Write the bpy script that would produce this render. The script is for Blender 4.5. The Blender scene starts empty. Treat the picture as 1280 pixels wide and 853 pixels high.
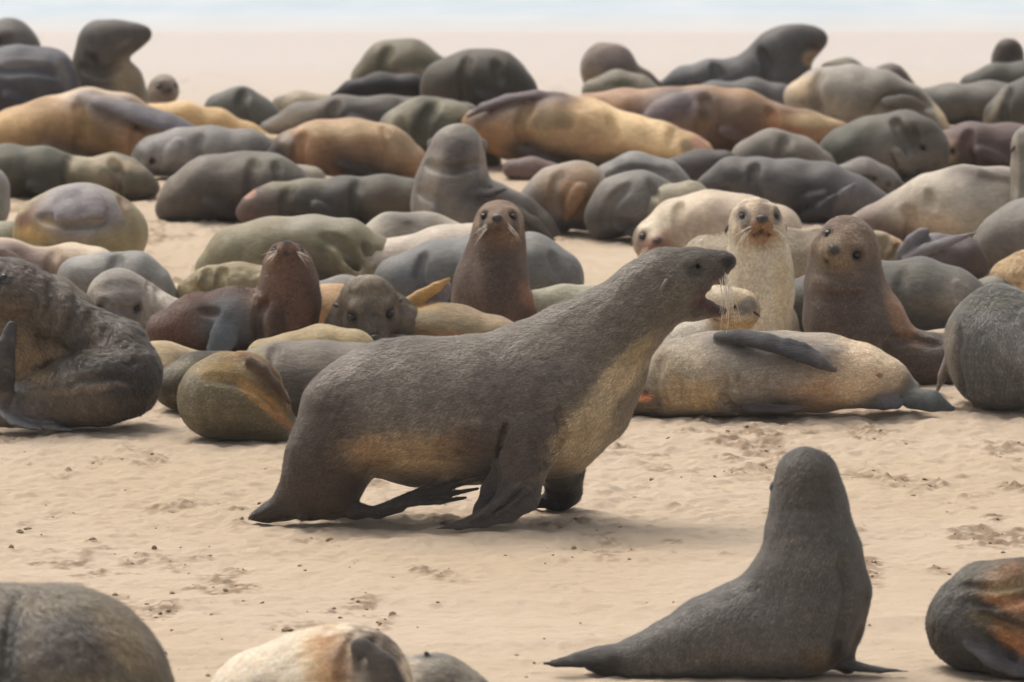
import bpy, math, random
import numpy as np

# ---------------------------------------------------------------- camera, light, exposure
SC = bpy.context.scene
COL = SC.collection
F, CX, CY, YH, H = 10000.0, 640.0, 426.5, -900.0, 4.8
TP = (CY - YH) / F
PIT = math.atan(TP)
CP, SP = math.cos(PIT), math.sin(PIT)

cam_d = bpy.data.cameras.new('camera')
cam = bpy.data.objects.new('camera', cam_d)
COL.objects.link(cam)
cam.location = (0, 0, H)
cam.rotation_euler = (math.pi / 2 - PIT, 0, 0)
cam_d.sensor_width = 36.0
cam_d.lens = F * 36.0 / 1280.0
cam_d.clip_start = 0.5
cam_d.clip_end = 6000
cam_d.dof.use_dof = True
cam_d.dof.focus_distance = 31.4
cam_d.dof.aperture_fstop = (F * 36 / 1280 / 1000) / 0.053
SC.camera = cam

SUN_EL, SUN_AZ = 62.0, -34.0        # azimuth measured from +Y (away from the camera) towards +X
world = bpy.data.worlds.new('World')
SC.world = world
world.use_nodes = True
wn = world.node_tree.nodes
sky = wn.new('ShaderNodeTexSky')
sky.sky_type = 'NISHITA'
sky.sun_disc = False
sky.sun_elevation = math.radians(SUN_EL)
sky.sun_rotation = math.radians(SUN_AZ)
sky.air_density = 1.0
sky.dust_density = 6.0
sky.ozone_density = 0.6
wn['Background'].inputs['Strength'].default_value = 0.15
hs = wn.new('ShaderNodeHueSaturation')       # thin overcast: paler, greyer sky
hs.inputs['Saturation'].default_value = 0.35
world.node_tree.links.new(sky.outputs[0], hs.inputs['Color'])
tint = wn.new('ShaderNodeMix'); tint.data_type = 'RGBA'; tint.blend_type = 'MULTIPLY'
tint.inputs['Factor'].default_value = 1.0
tint.inputs['B'].default_value = (1.0, 0.975, 0.94, 1)
world.node_tree.links.new(hs.outputs[0], tint.inputs['A'])
world.node_tree.links.new(tint.outputs['Result'], wn['Background'].inputs[0])

sun_d = bpy.data.lights.new('sun', 'SUN')
sun_d.energy = 1.2
sun_d.angle = math.radians(38)
sun_d.color = (1.0, 0.93, 0.83)
sun = bpy.data.objects.new('sun', sun_d)
COL.objects.link(sun)
sun.rotation_euler = (math.radians(90 - SUN_EL), 0, math.radians(180 - SUN_AZ))

SC.view_settings.view_transform = 'Standard'
SC.view_settings.look = 'None'
SC.view_settings.gamma = 1
SC.view_settings.exposure = 0.46
SC.render.engine = 'CYCLES'
SC.cycles.max_bounces = 5
SC.cycles.diffuse_bounces = 3
SC.cycles.glossy_bounces = 2
SC.cycles.volume_bounces = 0
SC.cycles.use_denoising = True


# ---------------------------------------------------------------- projection of photo pixels
def ray(x, y):
    u, v = x - CX, -(y - CY)
    return np.array([u, v * SP + F * CP, v * CP - F * SP])


def ground(x, y):
    d = ray(x, y)
    t = -H / d[2]
    return np.array([d[0] * t, d[1] * t, 0.0]), t


# ---------------------------------------------------------------- materials
def new_mat(name):
    m = bpy.data.materials.new(name)
    m.use_nodes = True
    return m, m.node_tree.nodes, m.node_tree.links, m.node_tree.nodes['Principled BSDF']


def noise(n, l, vec, scale, detail=4, rough=0.6, dist=0.0):
    t = n.new('ShaderNodeTexNoise')
    t.inputs['Scale'].default_value = scale
    t.inputs['Detail'].default_value = detail
    t.inputs['Roughness'].default_value = rough
    t.inputs['Distortion'].default_value = dist
    if vec is not None:
        l.new(vec, t.inputs['Vector'])
    return t


def mrange(n, l, src, a, b, c, d):
    t = n.new('ShaderNodeMapRange')
    for k, v in zip(('From Min', 'From Max', 'To Min', 'To Max'), (a, b, c, d)):
        t.inputs[k].default_value = v
    l.new(src, t.inputs['Value'])
    return t.outputs[0]


def mix_col(n, l, fac, a, b, mode='MIX'):
    t = n.new('ShaderNodeMix')
    t.data_type = 'RGBA'
    t.blend_type = mode
    for s, v in ((t.inputs['Factor'], fac), (t.inputs['A'], a), (t.inputs['B'], b)):
        if hasattr(v, 'is_linked') or hasattr(v, 'links'):
            l.new(v, s)
        elif isinstance(v, (int, float)):
            s.default_value = v
        else:
            s.default_value = (*v, 1)
    return t.outputs['Result']


def fur_material(name, fine=1.0, clump=.15, grime=0.0, bump=0.5, rough=0.46, sheen=0.22, stretch=(0.3, 1, 1), dust=0.0, spec=0.22):
    m, n, l, b = new_mat(name)
    tc = n.new('ShaderNodeTexCoord')
    at = n.new('ShaderNodeAttribute')
    at.attribute_name = 'pelt'
    mp = n.new('ShaderNodeMapping')
    mp.inputs['Scale'].default_value = stretch
    mp.inputs['Rotation'].default_value = (0.1, 0.35, 0.2)
    l.new(tc.outputs['Object'], mp.inputs['Vector'])
    big = noise(n, l, tc.outputs['Object'], 5.5, 5, 0.6, 0.6)
    hair = noise(n, l, mp.outputs[0], 150, 5, 0.8)
    mid = noise(n, l, mp.outputs[0], 55, 5, 0.7, 0.4)
    v1 = mrange(n, l, big.outputs['Fac'], 0.3, 0.7, 0.80, 1.20)
    v2 = mrange(n, l, hair.outputs['Fac'], 0.33, 0.67, 1 - 0.42 * fine, 1 + 0.42 * fine)
    v3 = mrange(n, l, mid.outputs['Fac'], 0.3, 0.7, 1 - clump, 1 + clump)
    mu = n.new('ShaderNodeMath'); mu.operation = 'MULTIPLY'
    l.new(v1, mu.inputs[0]); l.new(v2, mu.inputs[1])
    mu2 = n.new('ShaderNodeMath'); mu2.operation = 'MULTIPLY'
    l.new(mu.outputs[0], mu2.inputs[0]); l.new(v3, mu2.inputs[1])
    sc = n.new('ShaderNodeVectorMath'); sc.operation = 'SCALE'
    l.new(at.outputs['Color'], sc.inputs[0]); l.new(mu2.outputs[0], sc.inputs['Scale'])
    # lighter guard-hair tips
    tips = noise(n, l, mp.outputs[0], 210, 3, 0.6)
    tf = mrange(n, l, tips.outputs['Fac'], 0.58, 0.72, 0.0, 0.8 * fine)
    sc2 = n.new('ShaderNodeVectorMath'); sc2.operation = 'SCALE'; sc2.inputs['Scale'].default_value = 2.3
    l.new(sc.outputs[0], sc2.inputs[0])
    c = mix_col(n, l, tf, sc.outputs[0], sc2.outputs[0])
    if dust > 0:      # sand caught in the coat
        g = noise(n, l, tc.outputs['Object'], 7, 9, 0.75, 1.2)
        c = mix_col(n, l, mrange(n, l, g.outputs['Fac'], 0.58, 0.74, 0, dust), c, (0.30, 0.24, 0.17))
    if grime > 0:
        g = noise(n, l, tc.outputs['Object'], 9, 8, 0.72, 1.4)
        gf = mrange(n, l, g.outputs['Fac'], 0.5, 0.66, 0, grime)
        c = mix_col(n, l, gf, c, (0.20, 0.16, 0.11))
        g2 = noise(n, l, tc.outputs['Object'], 14, 8, 0.72, 1.0)
        gf2 = mrange(n, l, g2.outputs['Fac'], 0.52, 0.64, 0, grime)
        c = mix_col(n, l, gf2, c, (0.028, 0.024, 0.022))
    l.new(c, b.inputs['Base Color'])
    b.inputs['Roughness'].default_value = rough
    b.inputs['Specular IOR Level'].default_value = spec
    b.inputs['Sheen Weight'].default_value = sheen
    b.inputs['Sheen Roughness'].default_value = 0.15
    b.inputs['Sheen Tint'].default_value = (1, 0.95, 0.88, 1)
    bp = n.new('ShaderNodeBump')
    bp.inputs['Strength'].default_value = bump
    bp.inputs['Distance'].default_value = 0.006
    ad = n.new('ShaderNodeMath'); ad.operation = 'MULTIPLY_ADD'
    l.new(mid.outputs['Fac'], ad.inputs[0]); ad.inputs[1].default_value = 1.6
    l.new(hair.outputs['Fac'], ad.inputs[2])
    l.new(ad.outputs[0], bp.inputs['Height'])
    l.new(bp.outputs[0], b.inputs['Normal'])
    return m


def plain_mat(name, col, rough, spec=0.5, coat=0.0, nscale=40, var=0.2):
    m, n, l, b = new_mat(name)
    tc = n.new('ShaderNodeTexCoord')
    t = noise(n, l, tc.outputs['Object'], nscale, 3)
    f = mrange(n, l, t.outputs['Fac'], 0.3, 0.7, 0, 1)
    c = mix_col(n, l, f, tuple(v * (1 - var) for v in col), tuple(v * (1 + var) for v in col))
    l.new(c, b.inputs['Base Color'])
    b.inputs['Roughness'].default_value = rough
    b.inputs['Specular IOR Level'].default_value = spec
    b.inputs['Coat Weight'].default_value = coat
    return m


M_FUR = fur_material('short_seal_fur', clump=.22, fine=0.42, bump=0.7, dust=.16)
M_FAR = fur_material('soft_seal_fur', fine=0.35, bump=0.45, dust=.10)
M_WET = fur_material('wet_dirty_fur', fine=1.0, grime=0.4, bump=0.6, rough=0.36, sheen=0.03, spec=.6)
M_MAIN = fur_material('bristly_seal_fur', clump=.20, fine=0.8, bump=1.3, rough=0.42, spec=.3, sheen=0.18, stretch=(0.3, 1, 0.9), dust=.16)
def hair_material():
    m, n, l, b = new_mat('guard_hair')
    at = n.new('ShaderNodeAttribute'); at.attribute_name = 'pelt'
    l.new(at.outputs['Color'], b.inputs['Base Color'])
    b.inputs['Roughness'].default_value = .45
    b.inputs['Specular IOR Level'].default_value = .3
    return m


M_HAIR = hair_material()
M_EYE = plain_mat('wet_eye', (0.008, 0.006, 0.006), 0.22, 0.4, 0.15)
M_NOSE = plain_mat('nose_leather', (0.035, 0.028, 0.026), 0.4, 0.5)
M_WHISK = plain_mat('whisker_hair', (0.75, 0.68, 0.58), 0.4)
M_TONGUE = plain_mat('tongue_flesh', (0.16, 0.075, 0.08), 0.35)
M_CLAW = plain_mat('claw_horn', (0.05, 0.045, 0.04), 0.4)


# ---------------------------------------------------------------- mesh helpers
def mesh_obj(name, V, Fc, mat, parent=None, smooth=True, pelt=None):
    me = bpy.data.meshes.new(name)
    V = np.asarray(V, dtype=np.float32)
    Fc = np.asarray(Fc, dtype=np.int32)
    nv, nf, k = len(V), len(Fc), Fc.shape[1]
    me.vertices.add(nv)
    me.vertices.foreach_set('co', V.ravel())
    me.loops.add(nf * k)
    me.loops.foreach_set('vertex_index', Fc.ravel())
    me.polygons.add(nf)
    me.polygons.foreach_set('loop_start', np.arange(0, nf * k, k, dtype=np.int32))
    me.polygons.foreach_set('loop_total', np.full(nf, k, dtype=np.int32))
    if smooth:
        me.polygons.foreach_set('use_smooth', np.ones(nf, dtype=bool))
    me.update(calc_edges=True)
    if pelt is not None:
        a = me.attributes.new('pelt', 'FLOAT_COLOR', 'POINT')
        a.data.foreach_set('color', np.concatenate([pelt, np.ones((nv, 1))], 1).astype(np.float32).ravel())
    me.materials.append(mat)
    o = bpy.data.objects.new(name, me)
    COL.objects.link(o)
    if parent is not None:
        o.parent = parent
    return o


def ellipsoid(c, ax, seg=12, rings=8):
    """c centre, ax = 3 axis vectors; returns verts, quads (poles as degenerate-free small rings)"""
    V, Q = [], []
    for i in range(rings + 1):
        th = math.pi * (0.03 + 0.94 * i / rings)
        for j in range(seg):
            ph = 2 * math.pi * j / seg
            V.append(c + ax[0] * math.sin(th) * math.cos(ph) + ax[1] * math.sin(th) * math.sin(ph) + ax[2] * math.cos(th))
    for i in range(rings):
        for j in range(seg):
            a, b = i * seg + j, i * seg + (j + 1) % seg
            Q.append((a, a + seg, b + seg, b))
    n0 = len(V)
    V.append(c + ax[2]); V.append(c - ax[2])
    a = rings * seg
    for j in range(0, seg, 2):
        Q.append((n0, j, j + 1, (j + 2) % seg))
        Q.append((n0 + 1, a + (j + 2) % seg, a + j + 1, a + j))
    return V, Q


def tube(pts, rad, seg=6):
    V, Q = [], []
    pts = [np.asarray(p, float) for p in pts]
    for i, p in enumerate(pts):
        t = pts[min(i + 1, len(pts) - 1)] - pts[max(i - 1, 0)]
        t = t / (np.linalg.norm(t) + 1e-9)
        a = np.cross(t, (0.3, 0.9, 0.1)); a /= np.linalg.norm(a)
        b = np.cross(t, a)
        for j in range(seg):
            ph = 2 * math.pi * j / seg
            V.append(p + rad[i] * (a * math.cos(ph) + b * math.sin(ph)))
    for i in range(len(pts) - 1):
        for j in range(seg):
            q, r = i * seg + j, i * seg + (j + 1) % seg
            Q.append((q, r, r + seg, q + seg))
    return V, Q


def surface_nets(G, org, h):
    nx, ny, nz = G.shape
    S = G < 0
    C = [(i, j, k) for i in (0, 1) for j in (0, 1) for k in (0, 1)]
    sl = lambda i, j, k: (slice(i, nx - 1 + i), slice(j, ny - 1 + j), slice(k, nz - 1 + k))
    cnt = np.zeros((nx - 1, ny - 1, nz - 1), np.int8)
    for c in C:
        cnt += S[sl(*c)]
    act = (cnt > 0) & (cnt < 8)
    idx = np.argwhere(act)
    ids = -np.ones(act.shape, np.int64)
    ids[act] = np.arange(len(idx))
    acc = np.zeros((len(idx), 3)); num = np.zeros(len(idx))
    val = {c: G[idx[:, 0] + c[0], idx[:, 1] + c[1], idx[:, 2] + c[2]] for c in C}
    for c in C:
        for ax in range(3):
            if c[ax] == 0:
                d = list(c); d[ax] = 1; d = tuple(d)
                a, b = val[c], val[d]
                m = (a < 0) != (b < 0)
                t = np.where(m, a / np.where(m, a - b, 1), 0)
                p = np.zeros((len(idx), 3)) + np.array(c)
                p[:, ax] += t
                acc += p * m[:, None]; num += m
    V = (idx + acc / num[:, None]) * h + org
    Q = []
    for ax in range(3):
        s1 = [slice(1, n - 1) for n in G.shape]
        s2 = list(s1)
        s1[ax] = slice(0, G.shape[ax] - 1); s2[ax] = slice(1, G.shape[ax])
        A, B = S[tuple(s1)], S[tuple(s2)]
        e = np.argwhere(A != B)
        inside = A[A != B]
        off = np.ones(3, int); off[ax] = 0
        e = e + off
        u, v = (ax + 1) % 3, (ax + 2) % 3
        def cell(du, dv):
            q = e.copy(); q[:, u] -= du; q[:, v] -= dv
            return ids[q[:, 0], q[:, 1], q[:, 2]]
        q = np.stack([cell(1, 1), cell(0, 1), cell(0, 0), cell(1, 0)], 1)
        q[~inside] = q[~inside][:, ::-1]
        Q.append(q)
    return V, np.concatenate(Q)


_rs = np.random.RandomState(7)
_ND = _rs.normal(size=(14, 3)); _ND /= np.linalg.norm(_ND, axis=1)[:, None]
_NP = _rs.uniform(0, 6.28, 14)


def wob(P, wl, seed=0.0):
    """cheap smooth 3-D noise, about -1..1, wavelength wl"""
    r = 0
    for i in range(0, 14, 2):
        f = 6.283 / wl * (0.7 + 0.09 * i)
        r = r + np.sin(f * (P @ _ND[i]) + _NP[i] + seed) * np.sin(0.8 * f * (P @ _ND[i + 1]) + _NP[i + 1] + 2 * seed)
    return r / 3.0


# ---------------------------------------------------------------- pelt colours (linear albedo)
GY = (.120, .113, .104); DG = (.058, .056, .054); OL = (.135, .122, .082); BR = (.105, .062, .043)
TN = (.33, .225, .12); OR = (.34, .165, .065); CR = (.52, .45, .34); LG = (.27, .25, .225)
BG = (.27, .22, .15); FL = (.050, .048, .052); FB = (.15, .158, .19); DB = (.055, .040, .032)
GB = (.125, .108, .09); BK = (.02, .019, .02); DO = (.075, .072, .055); BL = (.09, .098, .115)


class Seal:
    """px-space description of one animal standing at photo ground line gy"""
    def __init__(self, gy, x0):
        self.gy, self.x0 = gy, x0
        self.root, self.s = ground(x0, gy)
        self.pr = []      # primitives
        self.kids = []    # (name, V, Q, mat) in local px units
        self.marks = []

    def P(self, x, y, w=0.0):
        d = ray(x, y)
        Y = self.root[1] + w * self.s
        p = d * (Y / d[1]) + np.array([0, 0, H])
        return (p - self.root) / self.s

    def chain(self, pts, col, fat=1.0, k=10, flat=None, thick=None, cut=False):
        Pt = [(self.P(p[0], p[1], p[3] if len(p) > 3 else 0.0), p[2]) for p in pts]
        if flat is not None:
            nrm = np.array(flat, float); nrm /= np.linalg.norm(nrm); kk = thick
        else:
            nrm = np.array([0, 1.0, 0]); kk = 1.0 / fat
        if len(Pt) == 1:
            Pt = Pt * 2
        for a, b in zip(Pt[:-1], Pt[1:]):
            self.pr.append((a[0], b[0], a[1], b[1], nrm, kk, np.array(col), k, cut, 5.5 if flat is not None else 0.0))

    def lchain(self, pts, col, k=6, nrm=(0, 1, 0), kk=1.0, cut=False):
        """points already local: (vec, r)"""
        nrm = np.array(nrm, float); nrm /= np.linalg.norm(nrm)
        if len(pts) == 1:
            pts = pts * 2
        for a, b in zip(pts[:-1], pts[1:]):
            self.pr.append((np.array(a[0]), np.array(b[0]), a[1], b[1], nrm, kk, np.array(col), k, cut, 0.0))


    def depth(self, x, y):
        w = np.arange(-240.0, 60.0, 1.5)
        p0, p1 = self.P(x, y, -240.0), self.P(x, y, 60.0)
        t = ((w + 240) / 300.0)[:, None]
        P = p0 * (1 - t) + p1 * t
        d = np.min([pdist(p, P) for p in self.pr if not p[8] and p[9] == 0], 0)
        hit = np.nonzero(d < 0)[0]
        return w[hit[0]] if len(hit) else w[int(np.argmin(d))]

    def on_skin(self, pts, lift=0.0, step=5.0):
        out = [pts[0]]
        if len(pts) > 2:      # round the polyline off, then follow the skin closely
            q = np.array(pts, float)
            t = np.linspace(0, len(q) - 1, len(q) * 4)
            i = np.clip(t.astype(int), 0, len(q) - 2); f = (t - i)[:, None]
            m = q[i] * (1 - f) + q[i + 1] * f
            for _ in range(3):
                m[1:-1] = .25 * m[:-2] + .5 * m[1:-1] + .25 * m[2:]
            pts = [tuple(v) for v in m]
        for a, b in zip(pts[:-1], pts[1:]):
            n = max(1, int(math.hypot(b[0] - a[0], b[1] - a[1]) / step))
            for j in range(1, n + 1):
                t = j / n
                out.append(tuple(a[i] * (1 - t) + b[i] * t for i in range(3)))
        pts = out
        return [(p[0], p[1], p[2], self.depth(p[0], p[1]) + lift) for p in pts]


def pdist(pr, P):
    A, B, ra, rb, nrm, kk = pr[:6]
    D = P - A
    E = B - A
    if kk != 1.0:
        D = D + ((kk - 1) * (D @ nrm))[..., None] * nrm
        E = E + (kk - 1) * (E @ nrm) * nrm
    L = max(E @ E, 1e-9)
    hh = np.clip((D @ E) / L, 0, 1)
    return np.linalg.norm(D - hh[..., None] * E, axis=-1) - (ra + (rb - ra) * hh)


def add_head(S, x, y, w, R, f, up=None, col=GB, muz=BR, ear=True, eyes=True, whisk=False, mouth=False,
             eyecol=None, snout=1.0, eyer=0.14, nose=True, padcol=None):
    """seal head: cranium, muzzle, whisker pads, chin; eyes, nose, ears, whiskers as parts. f in (x, y_depth, z)"""
    c = S.P(x, y, w)
    f = np.array(f, float); f /= np.linalg.norm(f)
    up = np.array(up if up is not None else (0, 0, 1), float)
    up = up - (up @ f) * f; up /= np.linalg.norm(up)
    sd = np.cross(f, up)
    L = snout
    q = lambda a, b, c_: c + R * (a * f + b * sd + c_ * up)
    padcol = padcol or muz
    S.lchain([(q(0, 0, 0), R), (q(.35, 0, -.05), R * .82)], col, k=R * .35)
    S.lchain([(q(.45, 0, -.08), R * .66), (q(.95 * L, 0, -.12), R * .47), (q(1.38 * L, 0, -.10), R * .30)], muz, k=R * .22)
    for sg in (-1, 1):
        S.lchain([(q(1.10 * L, .23 * sg, -.24), R * .34), (q(1.36 * L, .19 * sg, -.22), R * .24)], padcol, k=R * .1)
        S.lchain([(q(.50, .48 * sg, -.28), R * .42)], col, k=R * .3)
        # brow and eye socket
        S.lchain([(q(.60, .46 * sg, .40), R * .23), (q(.25, .6 * sg, .40), R * .2)], col, k=R * .2)
        S.lchain([(q(.86, .63 * sg, .20), R * .14)], eyecol or DB, k=R * .12, cut=True)
        S.marks.append((q(.76, .58 * sg, .19), R * .24, eyecol or DB))
    S.lchain([(q(.55, 0, -.46), R * .42), (q(1.12 * L, 0, -.46), R * .25)], muz, k=R * .12)
    S.lchain([(q(.95 * L, -.36, -.52), R * .035), (q(1.25 * L, -.22, -.47), R * .05), (q(1.46 * L, 0, -.42), R * .05),
              (q(1.25 * L, .22, -.47), R * .05), (q(.95 * L, .36, -.52), R * .035)], DB, k=R * .05, cut=True)
    S.marks.append((q(1.42 * L, 0, -.42), R * .14, DB))
    if mouth:
        S.lchain([(q(1.0, 0, -.40), R * .1), (q(1.5 * L, 0, -.42), R * .12)], DB, k=R * .05, cut=True)
    if eyes:
        for sg in (-1, 1):
            e = q(.735, .595 * sg, .20)
            S.kids.append(('eye',) + ellipsoid(e, [R * eyer * f, R * eyer * 1.05 * sd, R * eyer * .78 * up]) + (M_EYE,))
    if nose:
        n0 = q(1.60 * L, 0, .0)
        S.marks.append((n0, R * .19, (.03, .025, .023)))
        S.kids.append(('nose',) + ellipsoid(n0, [R * .12 * f, R * .23 * sd, R * .15 * up]) + (M_NOSE,))
    if ear:
        for sg in (-1, 1):
            V, Q = tube([q(.02, .90 * sg, .06), q(-.12, 1.03 * sg, -.04), q(-.3, 1.10 * sg, -.16), q(-.45, 1.11 * sg, -.27)],
                        [R * .04, R * .075, R * .065, R * .012], 7)
            S.kids.append(('ear', V, Q, M_NOSE))
    if whisk:
        rr = random.Random(int(x * 7 + y))
        for sg in (-1, 1):
            V, Q = [], []
            for i in range(7):
                b0 = q(1.3 * L + rr.uniform(-.12, .12), .34 * sg, -.22 + rr.uniform(-.14, .1))
                d = f * rr.uniform(-.2, .4) + sd * sg * rr.uniform(.7, 1.1) - up * rr.uniform(.2, .9)
                ln = R * rr.uniform(.45, .85)
                pts = [b0 + d * ln * t + (-up) * ln * .35 * t * t for t in (0, .33, .66, 1)]
                v, qd = tube(pts, [R * .011, R * .009, R * .007, R * .003], 4)
                Q += [tuple(a + len(V) for a in t) for t in qd]; V += v
            S.kids.append(('whiskers', V, Q, M_WHISK))


def grow_hair(o, V, Q, C, wf, count, length, flow, s, seed):
    """short guard hairs lying along the coat, as one fur part of the animal (V in local px, length in px)"""
    rs = np.random.RandomState(seed)
    e1, e2 = V[Q[:, 1]] - V[Q[:, 0]], V[Q[:, 3]] - V[Q[:, 0]]
    N = np.cross(e1, e2); A = np.linalg.norm(N, axis=1); N = N / np.maximum(A, 1e-9)[:, None]
    w = A * (N[:, 2] > -.75) * (1 - wf[Q[:, 0]]) ** 2
    f = rs.choice(len(Q), count, p=w / w.sum())
    n = N[f]
    p = V[Q[f, 0]] + e1[f] * rs.rand(count, 1) + e2[f] * rs.rand(count, 1)
    fl = np.array(flow, float)
    if fl.ndim > 1:          # flow as (x, direction) stations along the body
        xs = fl[:, 0]; fl = np.stack([np.interp(p[:, 0], xs, fl[:, k]) for k in (1, 2, 3)], 1)
    else:
        fl = np.repeat(fl[None], count, 0)
    fl = fl + .30 * np.stack([wob(p, 14.0, 1), wob(p, 14.0, 2), wob(p, 14.0, 3)], 1) + rs.normal(size=(count, 3)) * .12
    t = fl - (fl * n).sum(1)[:, None] * n
    t /= np.maximum(np.linalg.norm(t, axis=1), 1e-6)[:, None]
    side = np.cross(n, t)
    L = length * (.6 + .7 * rs.rand(count, 1))
    lift = .16 + .20 * rs.rand(count, 1)
    wd = .34 * (.7 + .6 * rs.rand(count, 1))
    a = p - n * .5 + side * wd; b = p - n * .5 - side * wd
    m = p + t * L * .6 + n * L * lift * .75
    c1 = p + t * L + n * L * lift * .9
    ma, mb = m + side * wd * .6, m - side * wd * .6
    T = np.stack([a, b, mb, ma, c1 - side * wd * .15, c1 + side * wd * .15], 1).reshape(-1, 3)
    k = np.arange(count)[:, None] * 6
    F_ = np.concatenate([k + np.array([[0, 1, 2, 3]]), k + np.array([[3, 2, 4, 5]])])
    clump = 1 + .26 * wob(p * np.array([.6, 1, 1]), 16.0, 5) + .22 * wob(p * np.array([.6, 1, 1]), 6.0, 8)
    g = (.62 + .85 * rs.rand(count) ** 1.6) * clump
    col = C[Q[f, 0]] * g[:, None] * 1.45
    pel = np.repeat(np.clip(col, .006, .9), 6, 0)
    h = mesh_obj('fur', T * s, F_, M_HAIR, parent=o, smooth=False, pelt=pel)
    h['kind'] = 'stuff'


HAIR = {      # hairs, length in px, lie of the coat
    'large grey-brown seal walking': (150000, 5.2, (-1, 0, -.45)),
    'slim grey seal sitting upright': (70000, 4.4, (-.55, 0, -.9)),
    'dark seal curled up': (40000, 4.8, (-.8, 0, -.4)),
    'huge dark wet seal back': (60000, 7.5, (.35, 0, -1)),
    'cream-backed seal': (40000, 5, (-1, 0, -.5)),
    'small pale head': (20000, 5, (-.6, 0, -.6)),
    'wrinkled dark wet seal': (70000, 4.8, (.5, 0, -.8)),
    'rounded olive seal': (30000, 3.2, (-.9, 0, -.4)),
    'big cream and grey seal': (60000, 3.0, (1, 0, -.2)),
    'big rounded grey back': (45000, 4.0, (.2, 0, -1)),
    'brown seal tilting': (45000, 3.2, (.5, 0, -1)),
    'cream-white seal': (30000, 3.2, (.1, 0, -1)),
    'red-brown seal sitting': (25000, 2.8, (.3, 0, -1)),
    'reddish brown seal with its nose': (35000, 3.0, (-.5, 0, -1)),
    'grey-brown seal facing': (25000, 3.2, (0, .2, 1)),
    'pale pup resting': (15000, 2.8, (-.7, 0, -.3)),
}
SEALS = []
EXTRA = {'large grey-brown seal walking': dict(cr=[([(700, 512), (706, 538), (694, 566), (678, 586)], 3.2),
    ([(636, 530), (629, 550), (623, 575)], 1.2)])}



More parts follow.
